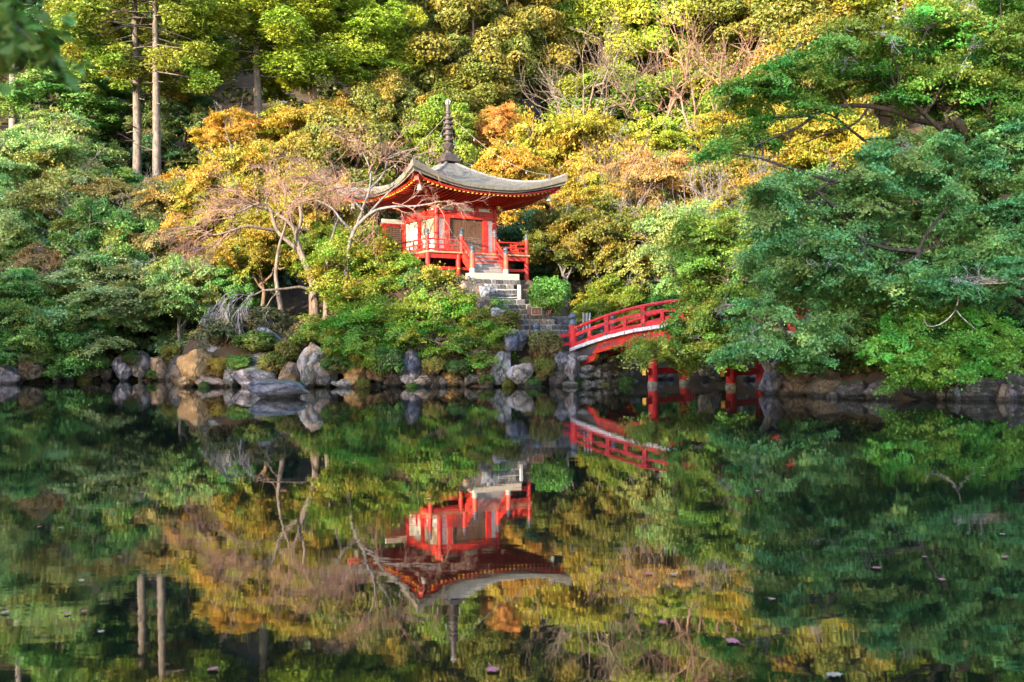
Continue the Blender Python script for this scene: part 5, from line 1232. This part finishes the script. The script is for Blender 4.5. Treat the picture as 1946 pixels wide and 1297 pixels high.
# ------------------------------------------------------------------ clipped shrubs and mounds on the island
BALLS = [ # px, py centre, w, h, Y, colour, alt, label
 (1045, 562, 84, 74, 46.2, (.17, .34, .06), .1, 'round bright green clipped bush beside the stone stairway'),
 (1034, 655, 72, 58, 43.9, (.15, .15, .045), .75, 'round brownish clipped azalea in front of the bridge end'),
 (1034, 700, 46, 46, 43.4, (.16, .18, .03), .7, 'small yellow-topped azalea ball among the shore boulders'),
 (962, 612, 74, 46, 45.2, (.16, .17, .03), .75, 'mossy brown azalea mound around the flat grey rock'),
 (912, 605, 60, 40, 45.4, (.17, .19, .03), .5, 'yellow-green mound left of the flat grey rock'),
 (945, 660, 52, 30, 44.4, (.15, .17, .035), .5, 'flat mossy mound under the lavender boulder'),
 (918, 690, 54, 62, 44.1, (.12, .1, .05), .9, 'brown dying azalea on the shore left of the tall grey stone'),
 (430, 625, 95, 70, 47.6, (.1, .14, .07), .6, 'grey-green heathery bush on the left rocks of the island'),
 (500, 610, 100, 60, 48.4, (.12, .14, .06), .7, 'straggly grey bush left of the dark leaning trunk'),
 (415, 700, 50, 44, 46.7, (.3, .2, .03), .8, 'orange-tinged bush behind the ochre boulder'),
 (520, 690, 60, 44, 45.9, (.14, .17, .03), .6, 'olive bush between the island rocks'),
 (548, 672, 58, 50, 46.2, (.17, .17, .03), .5, 'yellow-olive bush left of the flat-topped white rock'),
 (488, 650, 90, 44, 46.6, (.13, .2, .04), .3, 'light green bush trailing over the lavender rocks'),
 (880, 655, 80, 40, 44.9, (.1, .19, .03), .3, 'green mound under the low spreading maple'),
 (700, 640, 90, 44, 45.6, (.1, .19, .03), .4, 'green mound left of centre under the low maple'),
 (1008, 688, 40, 22, 44.0, (.13, .14, .05), .7, 'scrubby dry plant between the two azalea balls'),
 (1570, 690, 130, 60, 35.0, (.06, .12, .03), .4, 'mossy dark undergrowth on the right bank rocks'),
 (1640, 690, 120, 60, 34.0, (.05, .1, .03), .5, 'brown-green undergrowth left of the bright tiered bush'),
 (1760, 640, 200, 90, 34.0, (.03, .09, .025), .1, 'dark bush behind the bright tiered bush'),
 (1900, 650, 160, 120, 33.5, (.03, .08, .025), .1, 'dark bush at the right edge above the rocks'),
 (1260, 585, 90, 50, 50.0, (.05, .14, .03), .2, 'green shrub behind the bridge rail'),
 (1130, 640, 40, 24, 46.8, (.08, .13, .03), .4, 'small weed tuft at the abutment'),
 (370, 690, 40, 30, 47.4, (.1, .16, .04), .4, 'small green tuft on top of the ochre boulder'),
 (230, 655, 120, 40, 56.6, (.05, .1, .03), .4, 'dark green undergrowth above the left bank stones'),
]
for i, (px, py, w, h, Y, c, alt, lab) in enumerate(BALLS):
    p = P(px, py, Y); s = Y / FPX; o = plant('ball%d' % (i % 2), 'clipped_shrub' if i < 7 else 'shrub', p, w * s * 1.0, 1, i * 1.7, c, alt, lab, 'shrub', None, 'brown'); o.scale = (w * s / 2 * .98, w * s / 2 * .98, h * s / 2 * .98)

# ground cover on the island and banks
r = np.random.default_rng(90); C = []; tn = []
while len(C) < 420:
    X, Y = r.uniform(-18, 4), r.uniform(43.8, 55)
    if shore_dist(X, Y) < .5 or math.hypot(X - HX, Y - HY) < 4.6: continue
    hx, hy = (X - HX), (Y - HY); lx = hx * math.cos(HROT) + hy * math.sin(HROT); ly = -hx * math.sin(HROT) + hy * math.cos(HROT)
    if ly < -3 and -2.1 < lx < 3.4: continue
    if X > .4 and Y > 44.8: continue
    C.append((X, Y, gz(X, Y) + .05)); tn.append(r.uniform(.2, .9))
while len(C) < 600:
    X, Y = r.uniform(9.5, 24), r.uniform(31, 44)
    if shore_dist(X, Y) < .6: continue
    C.append((X, Y, gz(X, Y) + .1)); tn.append(r.uniform(0, .5))
while len(C) < 800:
    X, Y = r.uniform(-32, -16), r.uniform(54, 64)
    if shore_dist(X, Y) < 1.2: continue
    C.append((X, Y, gz(X, Y) + .1)); tn.append(r.uniform(0, .6))
q = r.uniform(.2, .55, len(C)); fo = Foliage(); fo.add(leaf_cloud(r, np.array(C), np.stack([q, q, q * .5], -1), 60, .12, 'broad', tn))
o = link_mesh('ground_cover', fo.mesh('ground_cover', MAT['shrubleaf'])); o.color = (.11, .14, .035, .6); tag(o, 'low olive ground cover over the island slopes and banks', 'ground cover', kind='stuff')

# ------------------------------------------------------------------ boulders
_bm = bmesh.new(); bmesh.ops.create_icosphere(_bm, subdivisions=4, radius=1.0); ICO_V = np.array([v.co[:] for v in _bm.verts]); ICO_F = np.array([[v.index for v in f.verts] for f in _bm.faces]); _bm.free()
def boulder_mesh(seed):
    r = np.random.default_rng(seed); v = ICO_V.copy()
    for i in range(22):
        n = unit(r.normal(0, 1, 3)); d = r.uniform(.46, .84); k = v @ n; v = v - np.where(k > d, (k - d) * .93, 0)[:, None] * n
    for s, a in ((2.2, .06), (5.0, .05), (11.0, .03), (19.0, .014)):
        ph = r.uniform(0, 6.28, (3, 3)); dr = r.normal(0, 1, (3, 3)) * s
        v = v * (1 + a * sum(np.sin(v @ dr[i] + ph[i, 0]) for i in range(3))[:, None] / 1.6)
    v = v / np.abs(v).max(0)
    return np_mesh('boulder', v, ICO_F, MAT['rock'])
BOULDERS = [boulder_mesh(i) for i in range(14)]
LAV = (.22, .21, .29); GRY = (.24, .23, .25); DRK = (.085, .075, .08); PAL = (.42, .39, .4); BRN = (.22, .16, .12); OCH = (.6, .35, .15)  # ochre strengthened to hold orange sunlight in the rock colour
ROCKS = [ # px, py centre, w, h, Y, colour, ochre, label
 (12, 712, 60, 46, 53.2, LAV, .2, 'lavender grey boulder at the extreme left of the waterline'), (52, 700, 50, 56, 53.8, BRN, .3, 'brown boulder second from the left edge'), (112, 700, 100, 52, 55.2, DRK, .0, 'wide dark boulder under the drooping left bush'),
 (172, 697, 46, 52, 55.8, BRN, .1, 'mottled brown boulder left of two small stones'), (204, 712, 36, 26, 55.7, DRK, .2, 'small dark stone at the water left of the pale upright one'), (203, 688, 34, 24, 56.2, BRN, .2, 'small brown stone stacked above the dark one'),
 (232, 698, 40, 60, 55.7, LAV, .0, 'upright pale lavender stone in the middle of the left bank'), (272, 698, 48, 58, 55.9, GRY, .15, 'grey mottled boulder right of the upright lavender stone'), (308, 702, 46, 54, 55.6, BRN, .2, 'brown boulder near the leaning roots'), (338, 700, 34, 56, 54.0, DRK, .1, 'dark boulder in the corner beside the ochre one'),
 (372, 706, 66, 78, 46.9, OCH, .9, 'big ochre sunlit boulder at the left tip of the island'), (352, 728, 26, 30, 46.7, OCH, .7, 'small ochre stone at the foot of the big ochre boulder'), (404, 728, 74, 30, 46.5, (.36, .25, .22), .5, 'flat pinkish rock right of the ochre boulder'), (442, 714, 40, 52, 46.5, GRY, .1, 'slanted grey slab beside the flat pinkish rock'),
 (482, 716, 104, 66, 46.2, LAV, .05, 'broad lavender rock behind the islet'), (425, 668, 110, 84, 48.2, GRY, .05, 'lichened grey rock under the heathery bush'), (505, 652, 76, 76, 47.4, LAV, .0, 'lavender rock face left of the dark trunk'), (500, 690, 80, 44, 46.8, GRY, .0, 'grey rock below the lavender rock face'),
 (520, 739, 130, 44, 36.6, (.2, .19, .24), .0, 'low dark islet rock lying out in the water'), (556, 716, 56, 54, 45.6, BRN, .5, 'mottled brown rock behind the tip of the islet'),
 (590, 692, 56, 86, 45.3, PAL, .45, 'upright flat-topped whitish rock with orange patches'), (618, 714, 70, 54, 45.1, GRY, .4, 'grey and ochre rock at the foot of the flat-topped one'), (675, 706, 62, 70, 44.9, OCH, .6, 'rounded ochre and white rock left of the dark cleft'), (712, 702, 64, 70, 45.0, BRN, .4, 'brown leaning rock right of the dark cleft'), (662, 732, 62, 24, 44.7, PAL, .1, 'pale wet ledge under the ochre and white rock'),
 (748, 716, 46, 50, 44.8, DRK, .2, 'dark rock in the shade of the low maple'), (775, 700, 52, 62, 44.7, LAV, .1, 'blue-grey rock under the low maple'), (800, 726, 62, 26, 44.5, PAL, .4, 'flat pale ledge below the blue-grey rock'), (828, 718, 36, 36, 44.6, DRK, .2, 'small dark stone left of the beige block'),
 (856, 722, 48, 34, 44.5, OCH, .4, 'beige blocky stone at the waterline'), (896, 716, 50, 44, 44.3, GRY, .05, 'light grey wedge stone right of the beige block'), (950, 704, 46, 74, 44.0, GRY, .0, 'tall grey standing stone right of the brown azalea'), (990, 712, 56, 50, 43.4, PAL, .4, 'rounded white boulder with a pink patch at the water'),
 (1064, 694, 34, 50, 43.7, (.2, .19, .23), .0, 'dark pointed boulder right of the yellow-topped azalea'), (1083, 702, 30, 56, 43.7, (.38, .33, .36), .1, 'pinkish grey upright boulder beside the abutment'), (1086, 734, 36, 22, 43.3, PAL, .1, 'low pale stone at the water below the pinkish boulder'), (1058, 724, 40, 34, 43.5, DRK, .1, 'dark stone at the water below the pointed boulder'),
 (973, 651, 70, 48, 44.6, LAV, .0, 'large lavender boulder under the mossy azalea mound'), (945, 597, 44, 22, 45.0, (.34, .34, .38), .0, 'flat grey stone lying on the mossy mound'), (925, 734, 40, 16, 43.9, PAL, .2, 'small pale pebble-like stone at the waterline'), (1020, 738, 60, 14, 43.3, DRK, .2, 'dark low stone below the yellow-topped azalea'),
 (878, 545, 50, 44, 47.2, (.4, .3, .24), .5, 'pinkish tan rock left of the granite step'), (905, 552, 36, 40, 46.9, DRK, .2, 'dark rock at the left of the upper stone steps'), (923, 558, 30, 30, 46.3, (.27, .28, .34), .0, 'smooth blue-grey boulder beside the rope barrier'), (893, 580, 46, 44, 46.6, BRN, .3, 'brown-grey rock below the pinkish tan one'), (918, 586, 46, 44, 46.0, DRK, .05, 'dark mottled rock beside the lower stone steps'),
 (735, 588, 60, 50, 47.0, PAL, .7, 'orange-white rock showing through the maple leaves'), (700, 606, 64, 44, 46.8, PAL, .6, 'pale rock below the orange-white one in the leaves'), (800, 575, 60, 40, 47.2, PAL, .4, 'pale rock behind the thin sapling'), (860, 600, 50, 40, 46.4, GRY, .3, 'grey rock behind the sapling leaves'), (660, 625, 50, 40, 46.6, GRY, .3, 'grey rock left of the pale ones among the leaves'),
 (1338, 692, 36, 60, 43.5, PAL, .0, 'white speckled boulder seen between the bridge pillars'), (1365, 712, 40, 40, 42.6, DRK, .0, 'dark rock right of the white speckled boulder'),
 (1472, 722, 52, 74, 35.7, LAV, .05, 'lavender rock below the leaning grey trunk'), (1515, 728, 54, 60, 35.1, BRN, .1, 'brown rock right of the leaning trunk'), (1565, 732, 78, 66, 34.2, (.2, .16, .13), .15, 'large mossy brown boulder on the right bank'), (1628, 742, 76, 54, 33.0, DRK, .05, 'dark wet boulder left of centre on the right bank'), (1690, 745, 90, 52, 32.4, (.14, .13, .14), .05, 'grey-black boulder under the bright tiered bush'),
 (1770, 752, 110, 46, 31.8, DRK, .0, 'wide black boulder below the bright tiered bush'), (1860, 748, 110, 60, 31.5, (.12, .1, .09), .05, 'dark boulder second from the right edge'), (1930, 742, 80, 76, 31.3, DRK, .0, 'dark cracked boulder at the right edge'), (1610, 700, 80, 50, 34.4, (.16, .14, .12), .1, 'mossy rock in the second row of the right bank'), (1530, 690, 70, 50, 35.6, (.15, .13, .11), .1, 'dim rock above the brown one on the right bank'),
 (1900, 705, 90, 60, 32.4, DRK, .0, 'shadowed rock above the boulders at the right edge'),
]
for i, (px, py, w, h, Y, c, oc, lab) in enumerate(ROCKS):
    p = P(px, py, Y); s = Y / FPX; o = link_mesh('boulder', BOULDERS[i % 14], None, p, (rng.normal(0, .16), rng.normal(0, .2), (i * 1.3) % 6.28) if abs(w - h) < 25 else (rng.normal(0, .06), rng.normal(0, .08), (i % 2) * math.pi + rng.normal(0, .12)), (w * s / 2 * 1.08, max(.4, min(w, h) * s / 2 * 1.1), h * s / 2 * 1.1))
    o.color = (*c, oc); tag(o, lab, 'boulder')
# weeds and ferns in the joints of the shore
r = np.random.default_rng(52)
TUFT = [(95, 690, 40), (160, 722, 26), (250, 680, 34), (292, 712, 30), (325, 672, 40), (390, 735, 26), (455, 690, 50), (470, 742, 24), (565, 735, 28), (640, 692, 60), (690, 730, 26), (740, 690, 70), (783, 735, 24), (822, 695, 50), (870, 700, 50), (925, 722, 30), (965, 732, 26), (1012, 728, 34), (1105, 728, 30), (1150, 735, 26), (1190, 728, 30), (1500, 700, 50), (1545, 760, 30), (1600, 765, 34)]
for i, (px, py, w) in enumerate(TUFT):
    Y = 55.6 if px < 340 else (45.0 - (px - 560) * .0032 if px < 1000 else (43.6 if px < 1060 else (45.2 if px < 1300 else 34.6)))
    if 340 < px < 560: Y = 46.3
    p = P(px, py, Y - .25); s = Y / FPX; o = plant('ball%d' % (i % 2), 'weed_tuft', p, w * s, 1, i * 1.1, [(.1, .2, .04), (.2, .2, .04), (.07, .15, .04)][i % 3], r.uniform(.1, .7), 'small green weed tuft growing in the joints between shore boulders', 'plant', 'weed tufts between the shore boulders', 'brown'); o.scale = (w * s * .5, w * s * .5, w * s * r.uniform(.3, .45))
# small shore rubble
RUB = 'small rough stone wedged among the boulders along the shore'
r = np.random.default_rng(33); n_r = 0
for i in range(len(SHORE)):
    a = SHORE[i]; b2 = SHORE[(i + 1) % len(SHORE)]
    if i < 4 or i > 26: continue
    L = np.linalg.norm(b2 - a)
    for q in range(int(L / .55)):
        if r.random() < .25: continue
        t = r.uniform(0, 1); p = a + (b2 - a) * t; s = r.uniform(.16, .42)
        o = link_mesh('shore_stone', BOULDERS[r.integers(14)], None, (p[0] + r.normal(0, .15), p[1] + r.normal(0, .15), r.uniform(-.1, .25)), r.uniform(0, 6.28, 3), (s * r.uniform(.8, 1.5), s, s * r.uniform(.6, 1)))
        cc = [LAV, GRY, DRK, BRN][r.integers(4)]; o.color = (*cc, r.uniform(0, .4)); tag(o, RUB, 'stone', 'rubble stones along the shore'); n_r += 1

# ------------------------------------------------------------------ fallen leaves on the water
lm = MB(); pts = []
for i in range(14):
    a = i * 2 * math.pi / 14; rr = (.07, .05, .06, .052)[i % 4]; pts.append((rr * math.cos(a), rr * math.sin(a), .004 * (i % 2)))
lm.add(pts, [tuple(range(14))]); lm.add([(-.07, -.004, .002), (-.15, -.003, .006), (-.15, .003, .006), (-.07, .004, .002)], [(0, 1, 2, 3)])
leafm = lm.mesh('fallen_leaf', obj_mat('fallen_leaf_skin', 20, .6, .1)); r = np.random.default_rng(41)
LEAVES = [(1585, 1282, 1.6), (1392, 1218, 1.5), (1258, 1182, .9), (1467, 1138, 1), (1666, 1079, 1.3), (1233, 1089, 1.1), (1280, 1091, 1), (1440, 933, 1), (1790, 1101, .9), (1757, 1058, .9), (936, 1272, 1.4), (405, 1271, 1.2), (10, 1163, 1.1), (128, 1165, .9), (160, 1161, .8), (192, 1200, .8), (268, 936, .8), (75, 1001, .8), (115, 1003, .9), (260, 982, .8), (830, 893, 1), (815, 948, 1), (1868, 889, .9), (1870, 904, .9), (1905, 1015, .9), (1910, 1058, 1), (1336, 919, .7), (1338, 932, .7), (1480, 830, .8), (1640, 900, .7), (155, 1103, .8), (360, 922, .8), (1100, 860, .7), (1060, 880, .7), (670, 880, .7)]
for i, (px, py, s) in enumerate(LEAVES):
    d = RIGHT * (px - 973) / FPX + UP * (648.5 - py) / FPX + FWD; t = (H_EYE - .012) / -d[2]; p = np.array([0, 0, H_EYE]) + d * t
    o = link_mesh('fallen_leaf', leafm, None, p, (r.normal(0, .06), r.normal(0, .06), r.uniform(0, 6.28)), (s * .5,) * 3); o.color = (.42, .1, .13, 1) if i % 3 else (.36, .25, .17, 1)
    tag(o, 'pinkish fallen maple leaf floating on the pond' if i % 3 else 'dry brownish fallen leaf floating on the pond', 'leaf', 'fallen leaves on the water')
